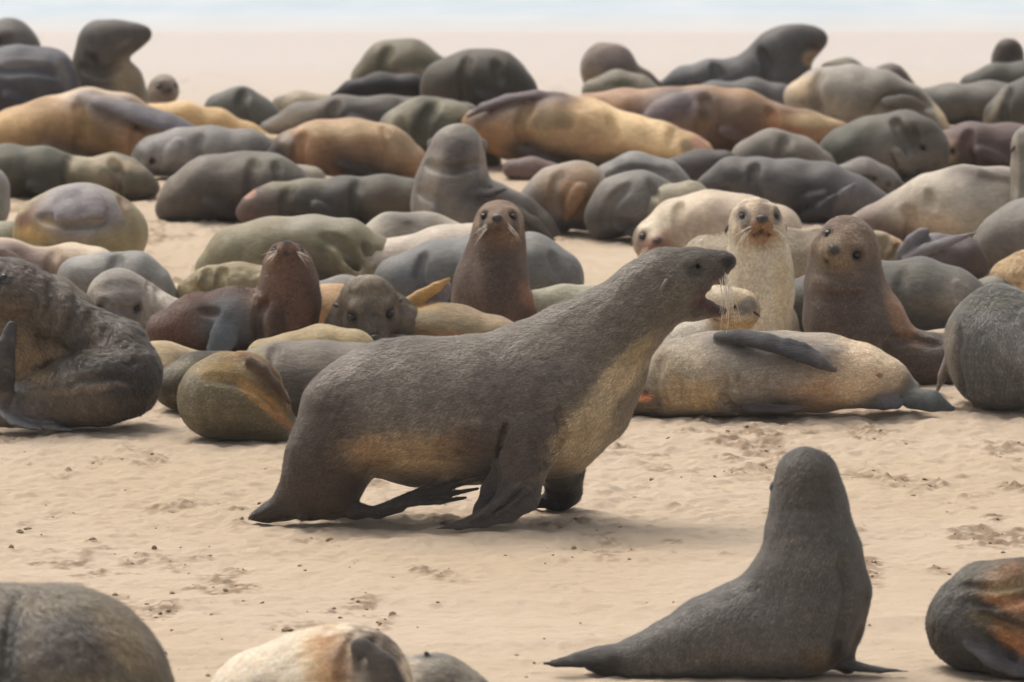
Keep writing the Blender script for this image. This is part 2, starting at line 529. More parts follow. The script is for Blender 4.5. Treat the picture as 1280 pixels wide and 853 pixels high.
def seal(label, gy, body, col=GY, fat=1.12, ch=(), fl=(), heads=(), pa=(), mat=None, cell=3.2, k=12,
         lump=1.3, rough=0.0, cat='seal', tau=5.0, folds=(), shape=None, group='fur seals of the beach colony', name='fur_seal', seed=None):
    xs = [p[0] for p in body]
    S = Seal(gy, sum(xs) / len(xs))
    S.chain(body, col, fat=fat, k=k)
    for c in ch:
        S.chain(c[0], c[1], fat=c[2] if len(c) > 2 else fat, k=k)
    for c in fl:      # flippers: (points, colour, plane normal (x,depth,z), thinness)
        S.chain([(q[0], q[1], q[2], (q[3] if len(q) > 3 else 0) - (5 if (len(q) > 3 and q[3] < 0) else 0)) for q in c[0]], c[1], flat=c[2] if len(c) > 2 else (0, 1, 0), thick=c[3] if len(c) > 3 else 2.6, k=3.5)
    if shape:
        shape(S)
    for h in heads:
        add_head(S, **h)
    ex = next((v for kk_, v in EXTRA.items() if kk_ in label), {})
    for h in ex.get('heads', ()):
        add_head(S, **h)
    rgs = [(S.on_skin(q[0], lift=q[0][0][2] * .45), q[1]) for q in ex.get('rg', ())]
    crs = [S.on_skin([(p[0], p[1], q[1]) for p in q[0]], lift=-q[1] * 1.0) for q in ex.get('cr', ())]
    sfs = [(S.on_skin(q[0], lift=q[3] if len(q) > 3 else -6.5), q[1], q[2] if len(q) > 2 else None) for q in ex.get('sf', ())]
    for q, c_ in rgs:
        S.chain(q, c_, k=8)
    for q in crs:
        q[0] = (*q[0][:2], q[0][2] * .3, q[0][3]); q[-1] = (*q[-1][:2], q[-1][2] * .3, q[-1][3])
        S.chain(q, DB, k=9, cut=True)
    for q, c_, n_ in sfs:
        S.chain(q, c_, flat=n_ or (0, -.85, .5), thick=2.5, k=2)
    lo = np.min([np.minimum(p[0] - p[2], p[1] - p[3]) for p in S.pr if not p[8]], 0) - 8
    hi = np.max([np.maximum(p[0] + p[2], p[1] + p[3]) for p in S.pr if not p[8]], 0) + 8
    ext = max(max(p[2], p[3]) / min(p[5], 1.0) for p in S.pr)
    lo[1] -= ext * .3; hi[1] += ext * .3
    lo[2] = max(lo[2], -10)
    # keep only what the frame can see, plus a margin
    x_l = (S.P(-90, gy)[0]); x_r = (S.P(1370, gy)[0])
    lo[0] = max(lo[0], x_l) ; hi[0] = min(hi[0], x_r)
    h = cell
    n = np.ceil((hi - lo) / h).astype(int) + 1
    gx, gy_, gz = [lo[i] + h * np.arange(n[i]) for i in range(3)]
    G = np.full(n, 60.0)
    sd = len(SEALS) * 1.7 if seed is None else seed
    for p in S.pr:
        A, B, ra, rb, nrm, kk, c, ks, cut, _b = p
        m = max(ra, rb) / min(kk, 1.0) + ks + 3 * h
        a = np.maximum(((np.minimum(A, B) - m - lo) / h).astype(int), 0)
        b = np.minimum(((np.maximum(A, B) + m - lo) / h).astype(int) + 2, n)
        if np.any(b - a < 1):
            continue
        s = tuple(slice(a[i], b[i]) for i in range(3))
        X = np.stack(np.meshgrid(gx[s[0]], gy_[s[1]], gz[s[2]], indexing='ij'), -1)
        d = pdist(p, X)
        g = G[s]
        if cut:
            hh = np.clip(0.5 - 0.5 * (g + d) / ks, 0, 1)
            G[s] = g * (1 - hh) - d * hh + ks * hh * (1 - hh)
        else:
            hh = np.clip(0.5 + 0.5 * (g - d) / ks, 0, 1)
            G[s] = g * (1 - hh) + d * hh - ks * hh * (1 - hh)
    X = np.stack(np.meshgrid(gx, gy_, gz, indexing='ij'), -1)
    near = np.abs(G) < 14
    Xn = X[near]
    dl = lump * wob(Xn, 80.0, sd)
    if rough:
        dl = dl + rough * (np.abs(wob(Xn * np.array([1, 1, .6]), 26.0, sd + 3)) - .35) + rough * .35 * wob(Xn, 9.0, sd)
    G[near] += dl
    G = np.maximum(G, -(X[..., 2] + 4.0))
    G[0] = np.maximum(G[0], 1); G[-1] = np.maximum(G[-1], 1)
    G[:, 0] = np.maximum(G[:, 0], 1); G[:, -1] = np.maximum(G[:, -1], 1)
    G[:, :, 0] = np.maximum(G[:, :, 0], 1); G[:, :, -1] = np.maximum(G[:, :, -1], 1)
    V, Q = surface_nets(G, lo, h)
    # relax once
    nb = np.zeros_like(V); ct = np.zeros(len(V))
    for i in range(4):
        a, b = Q[:, i], Q[:, (i + 1) % 4]
        np.add.at(nb, a, V[b]); np.add.at(ct, a, 1)
        np.add.at(nb, b, V[a]); np.add.at(ct, b, 1)
    V = V * 0.5 + 0.5 * nb / np.maximum(ct, 1)[:, None]
    # coat colours
    D = np.stack([pdist(p, V) / max(p[5], 1.0) - p[9] for p in S.pr if not p[8]], 1)
    W = np.exp(-np.clip(D - D.min(1)[:, None], 0, 60) / tau)
    C = (W @ np.stack([p[6] for p in S.pr if not p[8]])) / W.sum(1)[:, None]
    isf = np.array([1.0 if p[9] > 0 else 0.0 for p in S.pr if not p[8]])
    wf = np.clip((W @ isf) / W.sum(1) * 1.3, 0, 1)          # flipper skin keeps its own colour
    nz_ = wob(V, 34.0, sd + 9) * .22 + wob(V * np.array([.5, 1, 1.2]), 11.0, sd + 5) * .13
    for q in pa:      # pigment patches, some painting rim light and shade (x, y, rx, ry, colour, strength, angle)
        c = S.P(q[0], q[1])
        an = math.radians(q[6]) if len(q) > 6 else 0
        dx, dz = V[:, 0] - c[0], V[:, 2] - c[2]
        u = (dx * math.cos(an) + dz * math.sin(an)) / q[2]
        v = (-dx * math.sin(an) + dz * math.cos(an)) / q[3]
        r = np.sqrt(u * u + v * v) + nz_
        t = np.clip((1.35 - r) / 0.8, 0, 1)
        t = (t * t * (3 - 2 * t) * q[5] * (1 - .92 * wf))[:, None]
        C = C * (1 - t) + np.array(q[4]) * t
    for mc, mr, mcol in S.marks:
        r = np.linalg.norm(V - mc, axis=1) / mr
        t = np.clip((1.45 - r) / 0.75, 0, 1)[:, None] * .85
        C = C * (1 - t) + np.array(mcol) * t
    C = C * (1 + nz_[:, None] * .28)
    C = (C * .89 + .11 * C.mean(1)[:, None]) * np.array([1.06, 1.0, .94])
    pel = np.clip(1.30 * np.maximum(C, .001) ** 1.17, 0.005, 0.9)
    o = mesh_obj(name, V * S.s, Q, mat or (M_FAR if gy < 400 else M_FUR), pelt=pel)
    o.location = S.root
    hk = next((v for kk_, v in HAIR.items() if kk_ in label), None)
    if hk:
        grow_hair(o, V, Q, pel, wf, hk[0], hk[1], hk[2], S.s, len(SEALS) + 5)
    o['label'] = label
    o['category'] = cat
    o['group'] = group
    for nm, v, qd, mt in S.kids:
        mesh_obj(nm, np.asarray(v) * S.s, qd, mt, parent=o)
    SEALS.append(o)
    return o, S


# ---------------------------------------------------------------- sand, sea
def vnoise2(x, y, seed):
    xi, yi = np.floor(x).astype(np.int64), np.floor(y).astype(np.int64)
    fx, fy = x - xi, y - yi
    fx = fx * fx * (3 - 2 * fx); fy = fy * fy * (3 - 2 * fy)
    def hsh(a, b):
        n = (a * 374761393 + b * 668265263 + seed * 974711) & 0x7fffffff
        n = ((n ^ (n >> 13)) * 1274126177) & 0x7fffffff
        return ((n ^ (n >> 16)) & 0xffff) / 65535.0
    a, b, c, d = hsh(xi, yi), hsh(xi + 1, yi), hsh(xi, yi + 1), hsh(xi + 1, yi + 1)
    return (a * (1 - fx) + b * fx) * (1 - fy) + (c * (1 - fx) + d * fx) * fy - 0.5


def scuffs(X, Y):
    m = vnoise2(X / .26 + 9, Y / .40, 11) + .9 * vnoise2(X / .09, Y / .12, 12) + .5 * vnoise2(X / .9, Y / 1.3, 14)
    return np.clip((m - 0.29) * 2.6, 0, 1)


def sand_height(X, Y):
    a = 0.35 + 1.1 * np.clip(vnoise2(X / 1.7 + 3, Y / 2.6, 5) + 0.5, 0, 1)        # how trampled
    far = np.clip((Y - 29.5) / 2.0, 0, 1)                                     # rougher past the walking seal
    tr = a * (0.55 + 0.7 * far)
    z = 0.018 * vnoise2(X / 1.1, Y / 1.6, 1)
    z += 0.011 * tr * vnoise2(X / .36, Y / .42, 2)
    z += 0.016 * tr * vnoise2(X / .13 + .6 * vnoise2(X / .2, Y / .2, 8), Y / .15, 3)
    z += 0.012 * (tr * .7 + .35) * vnoise2(X / .06, Y / .06, 4)
    z += 0.009 * (tr * .7 + .35) * vnoise2(X / .030, Y / .030, 6)
    for y0, sl, am, wd, ph in ((30.1, .16, .10, .20, 0.4), (28.6, -.12, .14, .17, 2.0), (32.6, .05, .12, .22, 1.1), (27.9, .30, .10, .15, 4.0)):   # drag tracks
        d = (Y - (y0 + sl * X + am * np.sin(1.7 * X + ph))) / wd
        z += -0.014 * np.exp(-d * d) + 0.007 * np.exp(-(np.abs(d) - 1.5) ** 2 * 5)
    m = scuffs(X, Y)
    z += m * (0.6 + .7 * far) * (0.019 * vnoise2(X / .036, Y / .034, 13) + 0.015 * vnoise2(X / .018, Y / .019, 15) + .004)
    return z


EDGE = 51.1


def build_sand():
    def span(*segs):
        out = [segs[0][0]]
        for a, b, st in segs:
            n = max(1, int(round((b - a) / st)))
            out += list(np.linspace(a, b, n + 1)[1:])
        return np.array(out)
    xs = span((-3000, -300, 900), (-300, -30, 45), (-30, -6, 2), (-6, -3.3, .15), (-3.3, -2.35, .03), (-2.35, 2.35, .0085),
              (2.35, 3.3, .03), (3.3, 6, .15), (6, 30, 2), (30, 300, 45), (300, 3000, 900))
    ys = span((-300, 0, 60), (0, 22, 2), (22, 26.5, .25), (26.5, 34.6, .0105), (34.6, 46, .05), (46, 52, .15), (52, 60, 1), (60, 300, 40), (300, 4000, 900))
    X, Y = np.meshgrid(xs, ys, indexing='ij')
    Z = sand_height(X, Y)
    Z *= np.clip((47.5 - Y) / 6, 0.12, 1)
    Z -= np.clip((Y - EDGE) * 0.09, 0, 3.0) ** 1.1
    V = np.stack([X, Y, Z], -1).reshape(-1, 3)
    nx, ny = len(xs), len(ys)
    I = np.arange(nx * ny).reshape(nx, ny)
    Q = np.stack([I[:-1, :-1], I[1:, :-1], I[1:, 1:], I[:-1, 1:]], -1).reshape(-1, 4)
    m, n, l, b = new_mat('beach_sand')
    tc = n.new('ShaderNodeTexCoord')
    v = tc.outputs['Object']
    big = noise(n, l, v, 0.55, 4, .55)
    mid = noise(n, l, v, 6, 6, .65, .5)
    gr = noise(n, l, v, 420, 3, .7)
    c = mix_col(n, l, mrange(n, l, big.outputs['Fac'], .35, .65, 0, 1), (.43, .335, .235), (.475, .385, .29))
    c = mix_col(n, l, mrange(n, l, mid.outputs['Fac'], .5, .72, 0, .55), c, (.41, .30, .205))
    # damp darker crumbs and dry pale film
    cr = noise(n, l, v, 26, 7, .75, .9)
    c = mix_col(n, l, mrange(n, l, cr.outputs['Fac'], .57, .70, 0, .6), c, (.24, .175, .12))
    c = mix_col(n, l, mrange(n, l, gr.outputs['Fac'], .3, .7, 0, .35), c, (.56, .47, .37))
    sa = n.new('ShaderNodeAttribute'); sa.attribute_name = 'scuff'      # scuffed sand darkened in colour, standing in for the shade of its pits
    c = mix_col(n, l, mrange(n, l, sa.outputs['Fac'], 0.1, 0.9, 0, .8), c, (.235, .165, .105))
    geo = n.new('ShaderNodeSeparateXYZ'); l.new(v, geo.inputs[0])
    wet = mrange(n, l, geo.outputs['Y'], 44.5, 49.5, 0, 1)          # damp swash zone towards the waterline
    c = mix_col(n, l, wet, c, (.43, .375, .335))
    l.new(c, b.inputs['Base Color'])
    l.new(mrange(n, l, geo.outputs['Y'], 44.5, 49.5, .92, .42), b.inputs['Roughness'])
    l.new(mrange(n, l, geo.outputs['Y'], 44.5, 49.5, .15, .5), b.inputs['Specular IOR Level'])
    bp = n.new('ShaderNodeBump'); bp.inputs['Strength'].default_value = .6; bp.inputs['Distance'].default_value = .006
    ad = n.new('ShaderNodeMath'); ad.operation = 'MULTIPLY_ADD'
    f2 = noise(n, l, v, 90, 5, .7)
    l.new(f2.outputs['Fac'], ad.inputs[0]); ad.inputs[1].default_value = 2.0; l.new(gr.outputs['Fac'], ad.inputs[2])
    l.new(ad.outputs[0], bp.inputs['Height']); l.new(bp.outputs[0], b.inputs['Normal'])
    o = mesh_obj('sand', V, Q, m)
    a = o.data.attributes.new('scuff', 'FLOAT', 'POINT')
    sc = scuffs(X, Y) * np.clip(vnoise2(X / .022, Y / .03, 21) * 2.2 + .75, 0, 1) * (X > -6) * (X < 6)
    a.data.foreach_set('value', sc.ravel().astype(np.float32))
    o['kind'] = 'structure'
    return m


M_SAND = build_sand()


def build_sea():
    xs = np.concatenate([[-3000, -300], np.linspace(-40, 40, 161), [300, 3000]])
    ys = np.concatenate([np.linspace(EDGE + .3, 75, 180), [90, 150, 400, 4000]])
    X, Y = np.meshgrid(xs, ys, indexing='ij')
    Z = -0.045 + 0.03 * vnoise2(X / 5, Y / .9, 31) * np.clip((Y - EDGE - .3) / 2, 0, 1)
    V = np.stack([X, Y, Z], -1).reshape(-1, 3)
    nx, ny = len(xs), len(ys)
    I = np.arange(nx * ny).reshape(nx, ny)
    Q = np.stack([I[:-1, :-1], I[1:, :-1], I[1:, 1:], I[:-1, 1:]], -1).reshape(-1, 4)
    m, n, l, b = new_mat('shallow_sea')
    tc = n.new('ShaderNodeTexCoord')
    t = noise(n, l, tc.outputs['Object'], 1.2, 5, .6)
    sep = n.new('ShaderNodeSeparateXYZ'); l.new(tc.outputs['Object'], sep.inputs[0])
    c = mix_col(n, l, mrange(n, l, t.outputs['Fac'], .35, .65, 0, 1), (.30, .37, .42), (.38, .43, .47))
    c = mix_col(n, l, mrange(n, l, sep.outputs['Y'], EDGE + .3, EDGE + 2.4, 1, 0), c, (.42, .38, .34))
    l.new(c, b.inputs['Base Color'])
    b.inputs['Roughness'].default_value = .45
    bp = n.new('ShaderNodeBump'); bp.inputs['Strength'].default_value = .3; bp.inputs['Distance'].default_value = .05
    l.new(t.outputs['Fac'], bp.inputs['Height']); l.new(bp.outputs[0], b.inputs['Normal'])
    o = mesh_obj('sea', V, Q, m)
    o['kind'] = 'structure'


build_sea()


def build_clods():
    rr = random.Random(3)
    V, Q = [], []
    for i in range(2600):
        px, py = rr.uniform(-20, 1300), rr.uniform(515, 853)
        p, s = ground(px, py)
        if rr.random() > .04 + float(scuffs(np.array([p[0]]), np.array([p[1]]))[0]):
            continue
        r = abs(rr.gauss(0, .0035)) + .0025
        z = float(sand_height(np.array([p[0]]), np.array([p[1]]))[0])
        c = np.array([p[0], p[1], z + r * .1])
        an = rr.uniform(0, 3.1)
        a1 = np.array([math.cos(an), math.sin(an), 0]) * r * rr.uniform(1, 2.0)
        a2 = np.array([-math.sin(an), math.cos(an), 0]) * r * rr.uniform(.8, 1.3)
        v, q = ellipsoid(c, [a1, a2, np.array([0, 0, r * rr.uniform(.5, .9)])], 8, 5)
        v = [w + np.array([rr.uniform(-1, 1) for _ in range(3)]) * r * .3 for w in v]
        Q += [tuple(a + len(V) for a in t) for t in q]; V += v
    m = plain_mat('damp_sand_clod', (.27, .195, .13), .95, .1, nscale=60, var=.35)
    o = mesh_obj('sand_clods', V, Q, m)
    o['kind'] = 'stuff'
    o['label'] = 'small damp brown clods of sand scattered over the beach'
    o['category'] = 'clods'


build_clods()


def build_haze():
    m = bpy.data.materials.new('beach_haze'); m.use_nodes = True
    n, l = m.node_tree.nodes, m.node_tree.links
    n.clear()
    out = n.new('ShaderNodeOutputMaterial'); pv = n.new('ShaderNodeVolumePrincipled')
    pv.inputs['Color'].default_value = (.93, .93, .95, 1)
    pv.inputs['Density'].default_value = 0.0004
    l.new(pv.outputs[0], out.inputs['Volume'])
    x, y0, y1, z0, z1 = 3200, -400, 4200, -5, 6.0
    V = [(-x, y0, z0), (x, y0, z0), (x, y1, z0), (-x, y1, z0), (-x, y0, z1), (x, y0, z1), (x, y1, z1), (-x, y1, z1)]
    Q = [(3, 2, 1, 0), (4, 5, 6, 7), (0, 1, 5, 4), (1, 2, 6, 5), (2, 3, 7, 6), (3, 0, 4, 7)]
    o = mesh_obj('haze', V, Q, m, smooth=False)
    o['kind'] = 'stuff'
    o['label'] = 'thin pale sea haze lying over the whole beach'


build_haze()


# ---------------------------------------------------------------- the walking seal in the middle
def main_shape(S):
    hs = (.178, .162, .142)
    c = S.chain
    # chest, neck, head in profile
    c([(655, 505, 86), (684, 492, 92), (735, 443, 62), (778, 404, 50), (808, 374, 46), (835, 352, 42)], (.158, .146, .128), fat=.98, k=16)
    c([(690, 520, 78), (728, 500, 60), (757, 462, 52)], (.22, .195, .15), fat=.95, k=16)
    c([(660, 460, 52), (710, 430, 44), (745, 405, 36)], hs, fat=.9, k=20)
    hc = (.128, .122, .10)
    c([(842, 352, 42), (866, 338, 26.5)], hc, fat=.92, k=12)
    c([(864, 336, 24), (890, 330, 15), (906, 327, 10.5), (911, 327, 9)], (.085, .076, .068), fat=1.15, k=8)
    for sg in (-1, 1):   # lip pads, cheek
        c([(880, 342, 13, 10 * sg), (896, 338, 11, 8 * sg), (903, 335, 9, 6 * sg)], (.085, .07, .07), k=5)
        c([(845, 362, 26, 17 * sg), (868, 358, 19, 13 * sg)], hc, k=10)
        c([(862, 329, 8, 20 * sg), (880, 323, 6, 13 * sg)], hc, k=7)         # brow
    c([(835, 375, 31), (868, 383, 17), (885, 386, 10), (898, 388, 6.5), (904, 387, 4.5)], (.10, .09, .078), fat=1.25, k=9)
    S.chain([(920, 367, 23), (903, 368, 16), (887, 369, 8)], DB, fat=4, k=2, cut=True)
    for sg in (-1, 1):
        S.chain([(873, 333, 3.6, 21 * sg)], DB, k=5, cut=True)
    # fold running from the ear to the throat
    S.chain([(826, 374, 1.8, -46), (812, 388, 2.2, -50), (800, 399, 1.2, -50)], DB, k=4, cut=True)
    # near fore limb
    li = (.105, .090, .080)
    c([(668, 500, 58, -38), (660, 545, 40, -66), (654, 585, 27, -76), (651, 608, 22, -80)], li, fat=.85, k=16)
    pn = (.30, -.62, .75)
    c([(652, 596, 25, -78), (648, 618, 27, -86), (632, 635, 20, -92), (604, 648, 12, -98), (574, 656.5, 6.5, -101), (543, 662, 1.8, -103)], (.085, .077, .076), k=6, flat=(.1, -.8, .6), thick=2.4)
    c([(632, 586, 15, -66), (614, 614, 13, -72), (601, 637, 9, -80), (594, 645, 5, -84)], (.065, .06, .062), k=7, flat=(.3, -.9, .3), thick=2.0)
    # far fore limb
    c([(690, 560, 40, 48), (703, 590, 26, 90), (705, 612, 21, 104), (700, 622, 17, 106)], BK, k=10)
    c([(714, 622, 9, 104), (690, 626, 10, 104), (668, 628, 7, 98), (655, 630, 4, 92)], BK, k=5)
    # haunch and hind feet
    hb = (.085, .068, .053)
    c([(436, 524, 63, -20), (407, 575, 47, -32), (396, 608, 36, -34), (386, 630, 20, -36)], hb, k=16)
    c([(420, 560, 52, -30), (424, 598, 32, -44), (420, 622, 22, -48), (414, 636, 12, -48)], hb, k=14)
    c([(392, 592, 36, -30), (374, 618, 25, -28), (354, 634, 14, -28), (334, 642, 8, -27), (318, 646, 4.5, -26)], (.05, .042, .036), k=14)
    c([(395, 628, 15, -44), (386, 642, 7, -50), (378, 648, 4, -54)], (.05, .045, .04), k=5)
    c([(420, 628, 15, -50), (445, 639, 10, -56), (472, 641, 8, -58), (500, 634, 7, -58)], (.05, .043, .038), k=6)
    c([(444, 556, 50, 36), (424, 600, 30, 44), (410, 632, 14, 46)], hb, k=14)
    for a, b, w in (((555, 600), (594, 583), -54), ((562, 609), (603, 597), -58), ((560, 618), (598, 611), -62), ((550, 627), (583, 622), -67)):
        c([(474, 637, 6.5, w), (512, 624 + (a[1] - 612) * .35, 4.6, w), (a[0], a[1], 3.8, w), (b[0], b[1], 2.3, w)], (.062, .055, .052), k=1.6)
    c([(480, 637, 6, -58), (505, 630, 6, -58), (528, 620, 4, -58)], FL, k=2, flat=(.2, -1, .2), thick=3)
    for a, b in (((650, 606), (606, 645)), ((640, 612), (588, 651)), ((660, 612), (622, 643))):      # finger ridges on the fore flipper
        c([(a[0], a[1], 4, -100), ((a[0] + b[0]) / 2, (a[1] + b[1]) / 2 + 2, 3.4, -106), (b[0], b[1], 2, -106)], (.09, .082, .078), k=3)



bull, SB = seal(
    'large grey-brown seal walking with its neck stretched out and its mouth wide open', 652,
    [(452, 522, 72), (476, 514, 80), (530, 512, 86), (600, 508, 86), (655, 503, 86)],
    col=(.186, .172, .154), fat=1.0, rough=.5, shape=main_shape, mat=M_MAIN, cell=1.9, lump=1.0, tau=7, k=16,
    ch=[([(495, 470, 46), (508, 466, 42)], (.122, .112, .102), 1.0),
        ([(520, 545, 62), (590, 545, 60)], (.19, .15, .095), 1.1)],
    pa=[(505, 562, 88, 32, (.34, .26, .155), .85), (458, 558, 26, 24, (.29, .20, .115), .6), (575, 545, 30, 22, (.21, .14, .085), .6),
        (610, 560, 40, 45, (.075, .06, .05), .7), (640, 500, 60, 70, (.095, .083, .078), .6),
        (560, 605, 120, 12, (.035, .028, .025), .9), (400, 530, 20, 66, (.075, .058, .046), .85, -20), (405, 600, 52, 58, (.072, .055, .043), .75), (440, 600, 20, 22, (.062, .044, .034), .7), (560, 470, 100, 30, (.155, .14, .125), .4),  # the long dark belly band is underside shade painted into the coat
        (728, 540, 62, 32, (.42, .355, .24), .85, 55), (776, 465, 46, 20, (.50, .42, .29), .85, 50), (745, 500, 70, 16, (.40, .34, .24), .7, 57),
        (800, 432, 36, 10, (.30, .26, .15), .7, 45), (700, 580, 40, 14, (.33, .26, .17), .7, 20),
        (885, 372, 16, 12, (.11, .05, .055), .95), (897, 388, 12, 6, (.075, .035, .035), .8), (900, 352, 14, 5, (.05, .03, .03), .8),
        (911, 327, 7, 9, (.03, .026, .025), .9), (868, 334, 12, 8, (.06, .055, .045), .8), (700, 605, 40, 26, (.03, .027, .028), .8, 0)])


def bull_parts():
    P, s, r = SB.P, SB.s, bull
    def loc(name, V, Q, m, label=None):
        o = mesh_obj(name, np.asarray(V) * s, Q, m, parent=r)
        if label:
            o['label'] = label
        return o
    for sg in (-1, 1):
        c = P(873, 333, 19.5 * sg)
        V, Q = ellipsoid(c, [np.array([3.6, 0, 0]), np.array([0, 2.6, 0]), np.array([0, 0, 1.9])])
        loc('eye', V, Q, M_EYE)
        V, Q = tube([P(836, 347, 37 * sg), P(833, 351, 43 * sg), P(828, 358, 45 * sg), P(823, 365, 44 * sg)], [1.4, 2.8, 2.6, .5], 8)
        loc('ear', V, Q, EAR)
    V, Q = ellipsoid(P(914, 324, 0), [np.array([4.2, 0, -1.0]), np.array([0, 7, 0]), np.array([1.0, 0, 5.2])])
    loc('nose', V, Q, M_NOSE)
    V, Q = tube([P(868, 372, 0), P(882, 378, 0), P(892, 380, 0)], [6, 5, 2.2], 8)
    loc('tongue', V, Q, M_TONGUE)
    rr = random.Random(12)
    for sg in (-1, 1):
        V, Q = [], []
        for i in range(9):
            x0, y0 = rr.uniform(896, 908), rr.uniform(333, 344)
            a = P(x0, y0, 13 * sg)
            tx, ty = rr.uniform(898, 932), rr.uniform(386, 420)
            if i % 3 == 0:
                ty -= 22
            b_ = P(tx, ty, (13 + rr.uniform(4, 26)) * sg)
            mid = P((x0 + tx) / 2 + rr.uniform(4, 9), (y0 + ty) / 2 - 3, (16 + rr.uniform(2, 12)) * sg)
            pts = [a * (1 - t) ** 2 + 2 * mid * t * (1 - t) + b_ * t * t for t in np.linspace(0, 1, 7)]
            v, q = tube(pts, np.linspace(.46, .18, 7), 4)
            Q += [tuple(k + len(V) for k in t) for t in q]; V += v
        loc('whiskers', V, Q, M_WHISK)
    for i, (x, y, w) in enumerate(((520, 622, -56), (524, 630, -62), (540, 626, -66))):
        V, Q = ellipsoid(P(x, y, w), [np.array([3.2, 0, 1.2]), np.array([0, 1.2, 0]), np.array([-.3, 0, 1.0])], 8, 5)
        loc('claw', V, Q, M_CLAW)


EAR = plain_mat('ear_leather', (.16, .145, .125), .6)
bull_parts()

